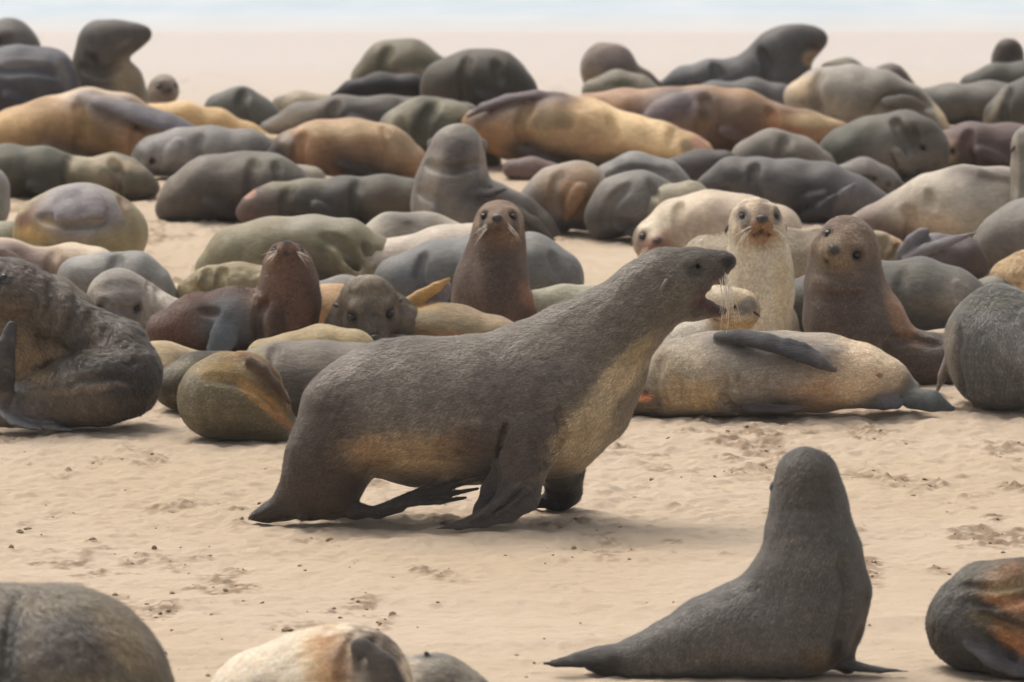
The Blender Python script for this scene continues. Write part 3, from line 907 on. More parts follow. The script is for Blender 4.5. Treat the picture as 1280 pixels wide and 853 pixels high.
# ---------------------------------------------------------------- folds, creases and laid-on flippers
EXTRA.update({
    'slim grey seal sitting upright': dict(cr=[([(1050, 700), (1062, 740), (1052, 780), (1042, 815)], 4)]),
    'dark seal curled up': dict(cr=[([(1205, 730), (1240, 738), (1282, 728)], 3), ([(1215, 752), (1250, 756), (1290, 742)], 3.5), ([(1225, 772), (1262, 778), (1290, 800)], 4), ([(1232, 798), (1258, 808), (1270, 825)], 3)]),
    'huge dark wet seal back': dict(cr=[([(22, 742), (10, 790), (4, 853)], 5)]),
    'cream-backed seal': dict(cr=[([(440, 795), (428, 830), (425, 853)], 4), ([(470, 800), (455, 815), (450, 840)], 4)]),
    'wrinkled dark wet seal': dict(cr=[([(60, 352), (66, 378), (56, 402)], 3.5), ([(92, 372), (98, 398), (84, 424)], 4), ([(112, 388), (110, 412), (96, 436)], 3.5), ([(132, 404), (128, 428)], 3), ([(0, 395), (24, 398), (44, 390)], 3), ([(100, 476), (140, 470), (176, 478)], 2.5)],
        rg=[([(78, 362, 7), (82, 386, 8), (70, 412, 6)], (.11, .095, .075))]),
    'rounded olive seal': dict(cr=[([(255, 470), (292, 474), (325, 488), (352, 512)], 3.5)], rg=[([(300, 446, 6), (325, 456, 7), (345, 476, 5)], (.26, .17, .08))]),
    'reddish brown seal with its nose': dict(cr=[([(332, 376), (322, 392), (324, 425)], 3), ([(252, 388), (272, 392)], 3)]),
    'large olive seal lying': dict(cr=[([(404, 296), (428, 302), (440, 322), (444, 350)], 5), ([(456, 308), (462, 330), (462, 350)], 2.5), ([(470, 312), (478, 335)], 2.5)],
        sf=[([(372, 335, 9), (398, 350, 8), (420, 358, 4)], (.06, .055, .045))]),
    'small olive-tan seal': dict(cr=[([(262, 338), (256, 356), (262, 378)], 3), ([(280, 336), (274, 352), (278, 372)], 2.5), ([(240, 352), (250, 370)], 2)]),
    'brown seal tilting': dict(rg=[([(1024, 352, 7), (1054, 362, 8), (1086, 350, 6)], (.125, .095, .078))], cr=[([(1108, 424), (1140, 422), (1176, 432)], 3), ([(1104, 428), (1112, 450)], 2.5)]),
    'cream-white seal': dict(cr=[]),
    'big cream and grey seal': dict(cr=[([(826, 448), (820, 478), (828, 510)], 2.5), ([(842, 470), (846, 500)], 2), ([(920, 515), (900, 495), (905, 470)], 2)],
        heads=[dict(x=808, y=494, w=-8, R=22, f=(-.80, -.42, -.10), up=(.05, -.35, -1), col=(.17, .135, .10), muz=(.12, .09, .065), eyes=False, ear=False)]),
    'big rounded grey back': dict(cr=[([(1198, 410), (1196, 450), (1206, 492)], 3)]),
    'huge pale cream-grey seal': dict(cr=[([(1132, 262), (1142, 276), (1136, 295)], 3), ([(1160, 240), (1168, 262)], 2)], sf=[([(1085, 290, 7), (1110, 296, 8), (1138, 303, 4)], (.12, .085, .075))]),
    'smooth dark grey seal with': dict(cr=[([(945, 206), (940, 230), (950, 258)], 3), ([(878, 243), (896, 246), (906, 240)], 1.6)]),
    'small grey seal head': dict(heads=[dict(x=1084, y=222, w=-4, R=19, f=(.82, -.5, -.2), col=(.16, .152, .142), muz=(.12, .11, .1), eyer=.12)]),
    'dark green-grey seal hunched': dict(heads=[dict(x=1150, y=172, w=-16, R=24, f=(.42, -.45, -.75), up=(.6, -.4, .6), col=(.075, .068, .062), muz=(.09, .075, .068), eyes=False)],
        cr=[([(1118, 150), (1130, 175), (1124, 205)], 4), ([(1142, 160), (1140, 190)], 2.5)], sf=[([(1122, 190, 7), (1128, 206, 6), (1140, 217, 3)], (.14, .135, .125))]),
    'purple-brown seal': dict(heads=[dict(x=1186, y=190, w=-10, R=22, f=(-.45, -.78, -.1), col=(.13, .09, .082), muz=(.36, .28, .19), eyes=False)], cr=[([(1212, 165), (1206, 188), (1214, 210)], 3)],
        sf=[([(1225, 190, 9), (1250, 198, 8), (1275, 208, 4)], (.07, .05, .05))]),
    'plain grey-beige mound': dict(cr=[([(984, 172), (978, 192), (986, 215)], 3)], sf=[([(950, 205, 7), (970, 214, 6), (990, 222, 3)], (.08, .075, .065))]),
    'rust-bellied seal': dict(cr=[([(880, 118), (886, 140), (874, 168)], 5), ([(962, 136), (968, 158), (960, 180)], 3)], sf=[([(905, 165, 9), (930, 176, 8), (955, 186, 4)], (.07, .05, .045))]),
    'orange and cream seal': dict(cr=[([(664, 128), (648, 158), (660, 198)], 3.5), ([(842, 164), (838, 182)], 3), ([(760, 150), (772, 176)], 2)],
        sf=[([(655, 188, 9), (685, 198, 8), (712, 205, 4)], (.05, .042, .045))]),
    'grey seal sitting up with': dict(cr=[([(534, 206), (565, 214), (600, 204)], 2.5), ([(524, 240), (550, 250), (560, 285)], 3), ([(610, 236), (618, 262)], 3)]),
    'pale seal with a brown-stained': dict(sf=[([(726, 236, 9), (716, 254, 10), (707, 273, 5)], (.20, .12, .06)), ([(668, 268, 7), (690, 280, 7), (708, 288, 4)], (.12, .13, .15))], cr=[([(700, 216), (692, 240), (700, 268)], 3)]),
    'grey seal back curved': dict(cr=[([(755, 225), (790, 212), (828, 218)], 3.5), ([(830, 212), (846, 234)], 3)]),
    'grey rounded rump': dict(cr=[([(786, 232), (762, 256), (752, 285)], 2.5), ([(812, 228), (822, 250)], 2.5)], sf=[([(770, 282, 7), (790, 290, 7), (812, 296, 3)], (.06, .058, .062))]),
    'dark olive mound-shaped': dict(cr=[([(585, 72), (578, 100), (584, 130)], 3.5), ([(620, 78), (628, 105)], 3)], sf=[([(600, 118, 8), (630, 130, 8), (655, 140, 4)], (.03, .028, .026))]),
    'olive seal back with a pale': dict(cr=[([(486, 60), (478, 82), (484, 105)], 3), ([(450, 100), (490, 96), (535, 100)], 3)]),
    'long grey low back': dict(cr=[([(420, 128), (412, 150), (420, 168)], 3), ([(500, 128), (508, 150)], 3)], sf=[([(440, 150, 8), (470, 160, 7), (500, 168, 3)], (.06, .055, .055))]),
    'dark green-grey mound directly': dict(cr=[([(545, 130), (530, 150), (520, 180)], 4), ([(498, 150), (505, 175)], 3)]),
    'orange-brown seal lying left': dict(heads=[dict(x=356, y=190, w=-8, R=17, f=(-.6, -.6, -.4), col=(.085, .074, .068), muz=(.05, .045, .045), eyes=False)],
        cr=[([(378, 168), (372, 192), (380, 218)], 3.5), ([(480, 160), (490, 180), (484, 210)], 2.5)], sf=[([(430, 205, 8), (455, 215, 7), (482, 222, 3)], (.035, .033, .034))]),
    'dark grey seal lying at the far edge': dict(cr=[([(320, 200), (312, 230), (322, 268)], 4), ([(345, 205), (350, 235)], 3)], sf=[([(262, 252, 9), (290, 266, 8), (318, 275, 4)], (.055, .048, .045))]),
    'dark seal with a pinkish nose': dict(heads=[dict(x=334, y=257, w=-6, R=20, f=(-.85, -.45, -.12), col=(.10, .08, .07), muz=(.15, .10, .085), eyes=False)],
        cr=[([(364, 232), (356, 255), (364, 282)], 3.5), ([(450, 224), (442, 250), (450, 280)], 2.5)], sf=[([(395, 258, 8), (420, 272, 7), (446, 281, 3)], (.045, .042, .04))]),
    'grey seal with a streaked': dict(heads=[dict(x=192, y=196, w=-8, R=21, f=(-.55, -.68, -.35), col=(.12, .11, .105), muz=(.08, .07, .068), eyes=False)], sf=[([(222, 178, 7), (212, 194, 8), (204, 212, 4)], (.22, .22, .225))], cr=[([(250, 170), (244, 190), (250, 212)], 3)]),
    'golden-brown seal': dict(cr=[([(96, 128), (104, 160), (96, 196)], 4), ([(176, 150), (168, 175), (176, 200)], 3.5)], sf=[([(60, 182, 9), (92, 192, 8), (122, 200, 4)], (.10, .07, .05))]),
    'dark blue-grey bulky': dict(cr=[([(80, 80), (84, 105), (76, 135)], 3), ([(0, 88), (40, 84), (76, 92)], 3)], sf=[([(10, 120, 10), (45, 135, 9), (80, 145, 4)], (.05, .05, .062))]),
    'dark seal sitting tall': dict(cr=[([(104, 84), (126, 92), (148, 82)], 2.5), ([(108, 70), (122, 80)], 2)]),
    'round dark green-grey mound': dict(cr=[([(306, 114), (300, 135), (308, 155)], 3)]),
    'dark slate seal stretching': dict(cr=[([(950, 62), (962, 84), (958, 108)], 3), ([(892, 80), (900, 100)], 2.5), ([(1008, 62), (1022, 60)], 1.5)]),
    'light grey broad seal': dict(cr=[([(1026, 90), (1016, 118), (1028, 145)], 3.5), ([(1090, 152), (1104, 126), (1138, 118), (1162, 134)], 4)], sf=[([(1108, 128, 8), (1132, 124, 8), (1156, 134, 4)], (.11, .105, .09))]),
    'long dark grey back': dict(cr=[([(1200, 108), (1194, 130), (1202, 148)], 3)], sf=[([(1215, 132, 8), (1240, 142, 7), (1262, 150, 3)], (.06, .058, .055))]),
    'dark seal leaning': dict(cr=[([(1262, 112), (1254, 140), (1262, 168)], 3)]),
    'dark green and beige seal': dict(heads=[dict(x=170, y=228, w=-10, R=18, f=(.82, -.45, -.25), col=(.11, .10, .078), muz=(.075, .068, .055), eyes=False)],
        cr=[([(92, 194), (84, 216), (92, 244)], 3.5), ([(140, 200), (150, 220), (144, 244)], 3)], sf=[([(40, 232, 9), (68, 242, 8), (96, 248, 4)], (.045, .045, .038))]),
    'brown-grey to cream seal': dict(cr=[([(18, 345), (54, 348), (84, 360)], 4), ([(70, 312), (64, 332), (72, 352)], 3)], sf=[([(0, 318, 9), (30, 332, 9), (60, 350, 5)], (.12, .085, .08))]),
    'blue-grey double-humped': dict(cr=[([(148, 320), (142, 340), (148, 370)], 3.5)]),
    'sleepy grey pup': dict(cr=[([(184, 350), (190, 376), (184, 402)], 2.5), ([(196, 356), (202, 380), (198, 402)], 2.5), ([(124, 376), (134, 380)], 1.6), ([(148, 384), (158, 386)], 1.6)]),
    'smooth blue-grey back': dict(cr=[([(530, 318), (522, 345), (532, 372)], 3), ([(690, 318), (698, 345)], 3)]),
    'dark grey flank': dict(cr=[([(1130, 336), (1124, 368), (1132, 405)], 3)]),
    'round orange and olive': dict(cr=[([(150, 248), (166, 276), (166, 310)], 3), ([(50, 272), (90, 282), (130, 278)], 2.5)],
        sf=[([(104, 238, 12), (92, 250, 19), (86, 262, 17)], (.22, .215, .23), (0, -.6, .8), -8), ([(108, 240, 12), (114, 252, 17), (120, 262, 13)], (.21, .20, .205), (0, -.6, .8), -8)]
        + [([(76 + 9 * i, 258, 8), (72 + 11 * i, 275 - 2 * i, 5)], (.25, .26, .32), (0, -.6, .8), -9) for i in range(6)]),
    'smooth grey back lying directly': dict(cr=[([(345, 432), (338, 460), (346, 500)], 3.5)]),
    'seal lying low with its brown face': dict(cr=[([(850, 256), (846, 280), (856, 305)], 3)]),
    'beige seal with ringed': dict(cr=[([(1096, 298), (1102, 318), (1096, 340)], 3), ([(1108, 300), (1115, 320), (1110, 340)], 3), ([(1120, 306), (1127, 324)], 2.5)]),
})


# ---------------------------------------------------------------- foreground animals
seal('slim grey seal sitting upright on open sand, seen from behind, tail to the left', 846,
     [(1002, 778, 67), (975, 782, 64), (930, 786, 59), (885, 797, 50), (840, 812, 37), (800, 822, 27), (760, 826, 17), (740, 827, 12)],
     col=(.118, .116, .112), fat=1.05, cell=2.4, tau=4,
     ch=[([(1009, 599, 37), (1010, 613, 42.5), (1012, 640, 46.5), (1013, 665, 52), (1015, 690, 59), (1015, 715, 64), (1016, 740, 66), (1012, 756, 65), (1006, 776, 64)], (.112, .110, .107), 1.05), ([(968, 750, 50), (984, 730, 50)], (.112, .110, .107), 1.05),
         ([(1008, 592, 31, 0), (1005, 586, 24, 34), (1002, 586, 14, 62)], (.075, .07, .062), 1),
         ([(1062, 742, 27), (1058, 790, 17), (1052, 820, 13), (1060, 833, 9)], (.07, .064, .058), 1)],
     fl=[([(1050, 826, 12, -6), (1072, 834, 11, -14), (1100, 838, 7, -20), (1134, 839, 2.5, -22)], (.06, .058, .058), (0, -.25, 1), 2.6),
         ([(755, 822, 15, -6), (725, 826, 11, -10), (695, 829, 6, -12), (670, 830, 2, -13)], (.035, .032, .03), (0, -.7, .7), 2.2),
         ([(750, 815, 12, 8), (722, 822, 9, 10), (700, 826, 5, 10), (682, 828, 2, 10)], (.035, .032, .03), (0, -.5, .8), 2.2)],
     pa=[(1030, 822, 32, 22, (.17, .12, .065), .7), (1008, 600, 40, 30, (.085, .08, .066), .8), (1046, 815, 12, 26, (.03, .027, .025), .85),  # near-black patch paints the shaded gap between limb and body
         (1012, 690, 58, 16, (.15, .145, .135), .5), (905, 742, 15, 4, (.05, .045, .04), .8, 22), (938, 729, 12, 3.5, (.05, .045, .04), .8, 25), (868, 757, 10, 3, (.055, .05, .045), .7, 25),
         (985, 668, 26, 5, (.17, .16, .15), .6, 15), (1008, 625, 30, 6, (.07, .066, .06), .5)])
o, S = SEALS[-1], None


def add_part(o, S_, name, V, Q, m):
    return mesh_obj(name, np.asarray(V) * S_.s, Q, m, parent=o)


_S = Seal(846, np.mean([1002, 975, 930, 885, 840, 800, 760, 740]))
for x0, sg in ((1047, 1), (968, -1)):
    V, Q = tube([_S.P(x0 + sg, 602, 4), _S.P(x0 + 3 * sg, 605, 0), _S.P(x0 + 4.5 * sg, 610, -3), _S.P(x0 + 4.5 * sg, 615, -5)], [1.4, 2.6, 2.2, .6], 8)
    add_part(SEALS[-1], _S, 'ear', V, Q, EAR)
_rr = random.Random(4)
for sg in (-1, 1):
    V, Q = [], []
    for i in range(7):
        a = _S.P(1002 + 10 * sg, 592 + _rr.uniform(-5, 5), 62)
        b = _S.P(1002 + sg * _rr.uniform(30, 48), 596 + _rr.uniform(-12, 26), 66)
        v, q = tube([a, (a + b) / 2 + np.array([0, 0, 4]), b], [.4, .3, .2], 4)
        Q += [tuple(k + len(V) for k in t) for t in q]; V += v
    add_part(SEALS[-1], _S, 'whiskers', V, Q, M_WHISK)

seal('dark seal curled up at the right edge with rusty orange folds and a grey flipper', 838,
     [(1216, 782, 58), (1236, 772, 66), (1275, 775, 74), (1330, 780, 74)], col=(.075, .072, .064), cell=2.6, fat=1.2, rough=1.5,
     ch=[([(1262, 745, 42, -30), (1290, 785, 40, -50)], (.22, .13, .065)), ([(1232, 812, 24, -40), (1256, 828, 17, -60), (1290, 834, 16, -70)], (.06, .054, .05))],
     fl=[([(1215, 805, 12, -66), (1240, 822, 14, -76), (1268, 838, 10, -84), (1300, 845, 6, -88)], (.10, .10, .115), (.2, -.7, .6), 2.4)],
     pa=[(1262, 722, 40, 10, (.25, .20, .12), .8, 12), (1265, 742, 36, 8, (.36, .20, .10), .8, -8), (1245, 768, 40, 9, (.20, .17, .10), .7, -15),
         (1262, 785, 30, 14, (.33, .16, .07), .8, -35), (1225, 700, 60, 12, (.13, .125, .10), .6, 20), (1258, 760, 60, 6, (.04, .032, .028), .6, -20),
         (1195, 815, 30, 40, (.045, .047, .05), .7)])

seal('huge dark wet seal back at the lower left corner, wrinkled and muddy', 1010,
     [(-60, 880, 150), (66, 882, 153)], col=(.10, .086, .06), mat=M_WET, cell=3.2, rough=1.3, fat=1.0,
     pa=[(60, 738, 90, 16, (.16, .14, .09), .7), (160, 790, 22, 60, (.20, .16, .09), .7, 40), (95, 790, 46, 30, (.05, .038, .034), .8, -20), (20, 800, 16, 60, (.03, .03, .03), .8), (110, 838, 50, 16, (.19, .15, .08), .6), (45, 770, 10, 50, (.17, .15, .12), .5, -15)])

seal('cream-backed seal with a rusty brown patch at the bottom edge, mostly cut off', 985,
     [(340, 893, 85), (395, 872, 84), (432, 866, 84), (440, 900, 90)], col=(.56, .50, .40), cell=2.8, fat=1.1,
     fl=[([(452, 812, 16, -64), (475, 835, 20, -70), (500, 870, 16, -74)], (.08, .075, .075), (0, -1, .2), 2.5)],
     pa=[(420, 820, 26, 40, (.36, .19, .07), .9, 20), (395, 822, 18, 34, (.50, .36, .20), .6, 10), (468, 822, 40, 46, (.10, .075, .055), .95, -35),
         (320, 858, 40, 20, (.32, .31, .26), .5, 35), (478, 838, 15, 12, (.34, .33, .33), .8), (448, 812, 8, 5, (.02, .02, .02), .9)])

seal('small pale head with one pointed dark ear poking up beside the cream-backed seal', 960,
     [(505, 880, 62), (545, 880, 60), (570, 890, 52), (590, 905, 42)], col=(.27, .26, .225), cell=2.8,
     fl=[([(538, 826, 5, -4), (533, 817, 3.4, -4), (530, 810, .8, -4)], (.03, .027, .026), (0, 1, 0), 1.6)],
     pa=[(560, 850, 30, 20, (.13, .115, .10), .7, -35), (515, 830, 14, 20, (.42, .38, .32), .6)])

# ---------------------------------------------------------------- first row behind the open sand
seal('wrinkled dark wet seal at the left edge, bent double with its head raised', 535,
     [(150, 474, 52, 4), (122, 484, 49, -20), (88, 491, 43, -26), (48, 502, 34, -26), (15, 511, 24, -26), (-14, 516, 18, -26)], col=(.085, .073, .058), mat=M_WET, cell=2.3, rough=1.6, fat=1.12, k=5,
     ch=[([(12, 366, 44, 22), (40, 378, 40, 26), (75, 400, 36, 30), (112, 420, 36, 30), (145, 440, 42, 20), (154, 464, 48, 8)], (.092, .080, .066)),
         ([(16, 410, 34, 20), (30, 448, 30, 16), (30, 480, 26, 10)], (.19, .135, .075)),
         ([(-10, 352, 30, 14), (-36, 360, 20, 8)], (.07, .06, .05)), ([(60, 440, 34, 34), (95, 455, 34, 34), (40, 470, 34, 34)], (.17, .125, .075))],
     fl=[([(14, 408, 9, -44), (8, 430, 12, -50), (4, 470, 15, -50), (8, 500, 12, -46)], (.03, .027, .03), (.4, -.9, 0), 1.8),
         ([(10, 515, 18, -30), (40, 530, 12, -50), (86, 537, 4, -60)], (.12, .125, .14), (0, -.3, 1), 2.4),
         ([(-2, 505, 12, -30), (20, 528, 10, -60), (50, 537, 4, -66)], (.10, .105, .12), (0, -.3, 1), 2.4)],
     pa=[(36, 350, 22, 30, (.13, .105, .09), .6), (12, 385, 22, 16, (.17, .12, .07), .5), (45, 452, 30, 20, (.24, .17, .09), .75, 20),
         (160, 480, 34, 52, (.032, .028, .028), .7), (100, 478, 60, 5, (.22, .15, .09), .5, 6), (95, 448, 55, 7, (.028, .024, .022), .7, 12),  # dark strip below the neck paints the shade of the cavity there
         (8, 348, 9, 8, (.02, .018, .018), .9), (110, 500, 60, 22, (.13, .105, .08), .5), (60, 395, 14, 24, (.14, .12, .09), .5, 30), (110, 410, 16, 10, (.13, .125, .09), .5)])
for _c in ((8, 346, -41),):
    _S2 = Seal(535, np.mean([138, 128, 95, 55, 20, -10]))
    V, Q = ellipsoid(_S2.P(*_c), [np.array([4, 0, 0]), np.array([0, 3, 0]), np.array([0, 0, 3])])
    add_part(SEALS[-1], _S2, 'eye', V, Q, M_EYE)
    V, Q = tube([_S2.P(40, 362, -40), _S2.P(46, 368, -44), _S2.P(50, 378, -44), _S2.P(49, 388, -42)], [2, 4, 3, .6], 7)
    add_part(SEALS[-1], _S2, 'ear', V, Q, M_NOSE)

seal('rounded olive seal with a yellow shoulder stripe lying just left of the walking seal', 549,
     [(272, 498, 51), (300, 502, 46), (330, 518, 32), (352, 535, 17), (375, 540, 12)], col=(.15, .135, .088), cell=2.4,
     ch=[([(285, 470, 30, 4), (318, 478, 26, 0), (342, 500, 18, -8)], (.26, .19, .09))],
     fl=[([(312, 452, 6, -18), (330, 463, 7, -20), (346, 480, 5, -22), (362, 504, 3, -24)], (.065, .042, .03), (.5, -.7, .3), 1.7)],
     pa=[(285, 462, 46, 12, (.30, .225, .10), .75, -6), (325, 490, 34, 9, (.38, .24, .09), .8, -38), (350, 518, 24, 7, (.40, .22, .09), .7, -45),
         (300, 530, 60, 14, (.10, .088, .062), .6), (238, 500, 16, 40, (.17, .155, .11), .6)])

seal('smooth grey back lying directly behind the walking seal and the olive seal', 528,
     [(322, 478, 42), (350, 476, 47), (400, 476, 49), (450, 480, 48), (490, 490, 40)], col=(.115, .108, .098), cell=2.8,
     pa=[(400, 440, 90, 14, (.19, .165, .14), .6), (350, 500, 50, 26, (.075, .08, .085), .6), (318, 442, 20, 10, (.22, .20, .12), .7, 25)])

seal('small dark olive rump squeezed between the wrinkled wet seal and the rounded olive seal', 514,
     [(224, 484, 30), (250, 476, 34), (282, 470, 32)], col=(.098, .088, .062), pa=[(238, 456, 24, 6, (.18, .16, .10), .7)], cell=2.8)

seal('yellow-tan flank lying behind the small dark olive rump', 496,
     [(165, 465, 38), (205, 468, 38), (240, 472, 30), (262, 478, 22)], col=(.36, .29, .165), cell=2.8, fl=[([(230, 448, 4, -22), (245, 446, 3, -22), (252, 449, 1.5, -22)], DB, (0, 0, 1), 1.5)])

seal('narrow yellowish back lying between the brown raised seal and the seal with lowered head', 466,
     [(330, 446, 22), (365, 444, 26), (400, 440, 31), (440, 440, 30)], col=(.31, .26, .15), cell=2.8)

seal('reddish brown seal with its nose pointed straight up and a blue-grey flipper', 441,
     [(208, 414, 26), (245, 404, 35), (290, 400, 39), (335, 402, 37), (362, 400, 33)], col=(.098, .052, .036), cell=2.4, tau=4,
     ch=[([(360, 398, 34), (363, 375, 36), (361, 350, 34), (360, 334, 29)], (.13, .078, .054), 1)],
     fl=[([(288, 398, 14, -36), (280, 420, 18, -44), (272, 436, 14, -48)], (.10, .125, .15), (.2, -.9, .3), 2.6),
         ([(320, 372, 5, -34), (322, 395, 3, -38), (328, 418, 2, -40)], (.26, .21, .17), (1, 0, 0), 1.2)],
     heads=[dict(x=360, y=330, w=-2, R=27, f=(0, -.72, .69), up=(0, .72, .69), col=(.17, .10, .066), muz=(.12, .075, .055), padcol=(.16, .10, .07), whisk=True, eyer=.15, snout=.95)],
     pa=[(310, 408, 24, 24, (.018, .018, .02), .9), (340, 400, 26, 30, (.045, .026, .02), .6), (245, 395, 40, 8, (.15, .10, .085), .5, 8),  # near-black patch is the shade of the hollow, painted on the flank
         (378, 400, 16, 30, (.17, .10, .065), .7), (320, 372, 30, 8, (.17, .085, .04), .6, 8)])

seal('grey-brown seal facing the camera, head hanging down above the walking seal\'s rump', 446,
     [(425, 418, 24, 20), (445, 402, 34, 24), (480, 400, 36, 24), (505, 408, 27, 20)], col=(.125, .112, .095), cell=2.4,
     heads=[dict(x=461, y=381, w=-14, R=38, f=(.12, -.80, -.55), up=(0, -.55, .8), col=(.17, .15, .12), muz=(.10, .088, .075), padcol=(.15, .13, .105), eyecol=(.035, .03, .03), eyer=.16, snout=1.05)],
     pa=[(458, 395, 30, 26, (.075, .068, .058), .6), (440, 372, 14, 30, (.22, .2, .165), .35), (414, 420, 12, 16, (.05, .046, .04), .6)])

seal('tan seal with an orange flipper tip raised, lying behind the walking seal\'s back', 443,
     [(528, 413, 29), (550, 412, 31), (575, 416, 31), (620, 424, 27), (665, 434, 20)], col=(.26, .205, .125), cell=2.6,
     fl=[([(505, 385, 11, 8), (525, 372, 9, 8), (545, 360, 6, 8), (562, 349, 2.5, 8)], (.38, .24, .08), (.3, -.9, .2), 1.8),
         ([(535, 392, 16, 20), (545, 372, 15, 24), (556, 358, 9, 26)], (.15, .17, .22), (.2, -1, 0), 2.5)],
     pa=[(580, 425, 90, 14, (.24, .14, .075), .7, -6), (560, 400, 60, 8, (.2, .185, .12), .6, -10), (562, 350, 7, 6, (.08, .05, .03), .8)])

seal('dark plain back lying behind the tan seal with raised orange flipper', 452,
     [(440, 440, 26, 10), (500, 442, 24, 20)], col=(.13, .115, .09), cell=3)

seal('red-brown seal sitting upright and looking at the camera, in front of the blue-grey back', 412,
     [(612, 375, 42), (622, 388, 34), (655, 392, 26, 16), (690, 398, 20, 26), (720, 402, 15, 30)], col=(.115, .07, .052), cell=2.4,
     ch=[([(623, 285, 30), (622, 305, 32), (618, 330, 38), (614, 358, 45), (613, 380, 47)], (.12, .088, .07), 1)],
     heads=[dict(x=624, y=280, w=-4, R=30, f=(-.05, -.95, .27), up=(0, 0, 1), col=(.26, .19, .135), muz=(.125, .085, .062), padcol=(.17, .12, .085), eyecol=(.06, .045, .04), whisk=True, eyer=.15)],
     pa=[(668, 372, 26, 14, (.30, .15, .09), .7, -50), (598, 340, 8, 40, (.21, .165, .13), .4, 12), (620, 345, 22, 40, (.075, .055, .047), .5),
         (606, 280, 6, 14, (.05, .04, .035), .6), (643, 280, 6, 14, (.05, .04, .035), .6)])

seal('smooth blue-grey back lying behind the upright red-brown seal', 386,
     [(500, 352, 33), (550, 344, 42), (610, 338, 47), (660, 338, 46), (695, 348, 36)], col=(.135, .142, .146), cell=2.8,
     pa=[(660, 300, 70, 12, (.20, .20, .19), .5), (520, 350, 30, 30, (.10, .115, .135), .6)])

seal('whitish back arching behind the smooth blue-grey seal', 366,
     [(455, 330, 32), (505, 330, 32), (550, 322, 37), (600, 316, 38)], col=(.38, .345, .30), cell=2.9)

seal('pale seal with a thin dark flipper on top, left of the grey raised-head seal', 344,
     [(462, 312, 26), (490, 304, 36), (530, 305, 38), (560, 310, 34)], col=(.33, .315, .27), cell=2.9,
     fl=[([(490, 273, 6, -12), (508, 276, 6, -18), (530, 282, 5, -22)], (.06, .05, .042), (0, -.4, 1), 1.8)])

seal('large olive seal lying on the bare sand patch with shade painted dark on its flank', 366,
     [(268, 338, 25), (295, 322, 37), (340, 316, 43), (390, 315, 44), (430, 318, 43), (465, 328, 32), (500, 340, 22)], col=(.20, .185, .122), cell=2.6,
     fl=[([(425, 318, 14, -38), (440, 335, 16, -44), (452, 352, 14, -46)], (.17, .155, .10), (.8, -.6, .1), 1.6),
         ([(455, 318, 10, -34), (466, 336, 11, -38), (474, 352, 9, -40)], (.19, .175, .12), (.8, -.6, .1), 1.6)],
     pa=[(418, 330, 28, 26, (.035, .034, .03), .92), (350, 335, 70, 14, (.30, .27, .19), .6), (455, 330, 14, 22, (.28, .25, .17), .5, 10), (290, 305, 30, 10, (.16, .155, .105), .6, 30),  # first patch is flank shading put into the coat colour
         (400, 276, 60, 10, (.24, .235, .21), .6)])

seal('small olive-tan seal with creased neck lying beside the nose-up brown seal', 388,
     [(240, 366, 19), (262, 360, 25), (295, 358, 27), (330, 362, 25), (350, 368, 22)], col=(.24, .21, .125), cell=2.6, rough=1.8,
     pa=[(262, 352, 12, 18, (.12, .11, .065), .6, -30), (245, 366, 8, 12, (.30, .22, .11), .6), (300, 350, 30, 12, (.20, .185, .13), .5)])

seal('orange-tan flank lying right behind the neck of the nose-up brown seal', 424,
     [(395, 390, 34), (420, 392, 34), (450, 400, 26)], col=(.38, .26, .14), cell=2.8)

seal('low grey back behind the orange-tan flank, left of the blue-grey seal', 402,
     [(405, 374, 24), (430, 370, 25), (465, 374, 24)], col=(.20, .195, .185), cell=2.9)

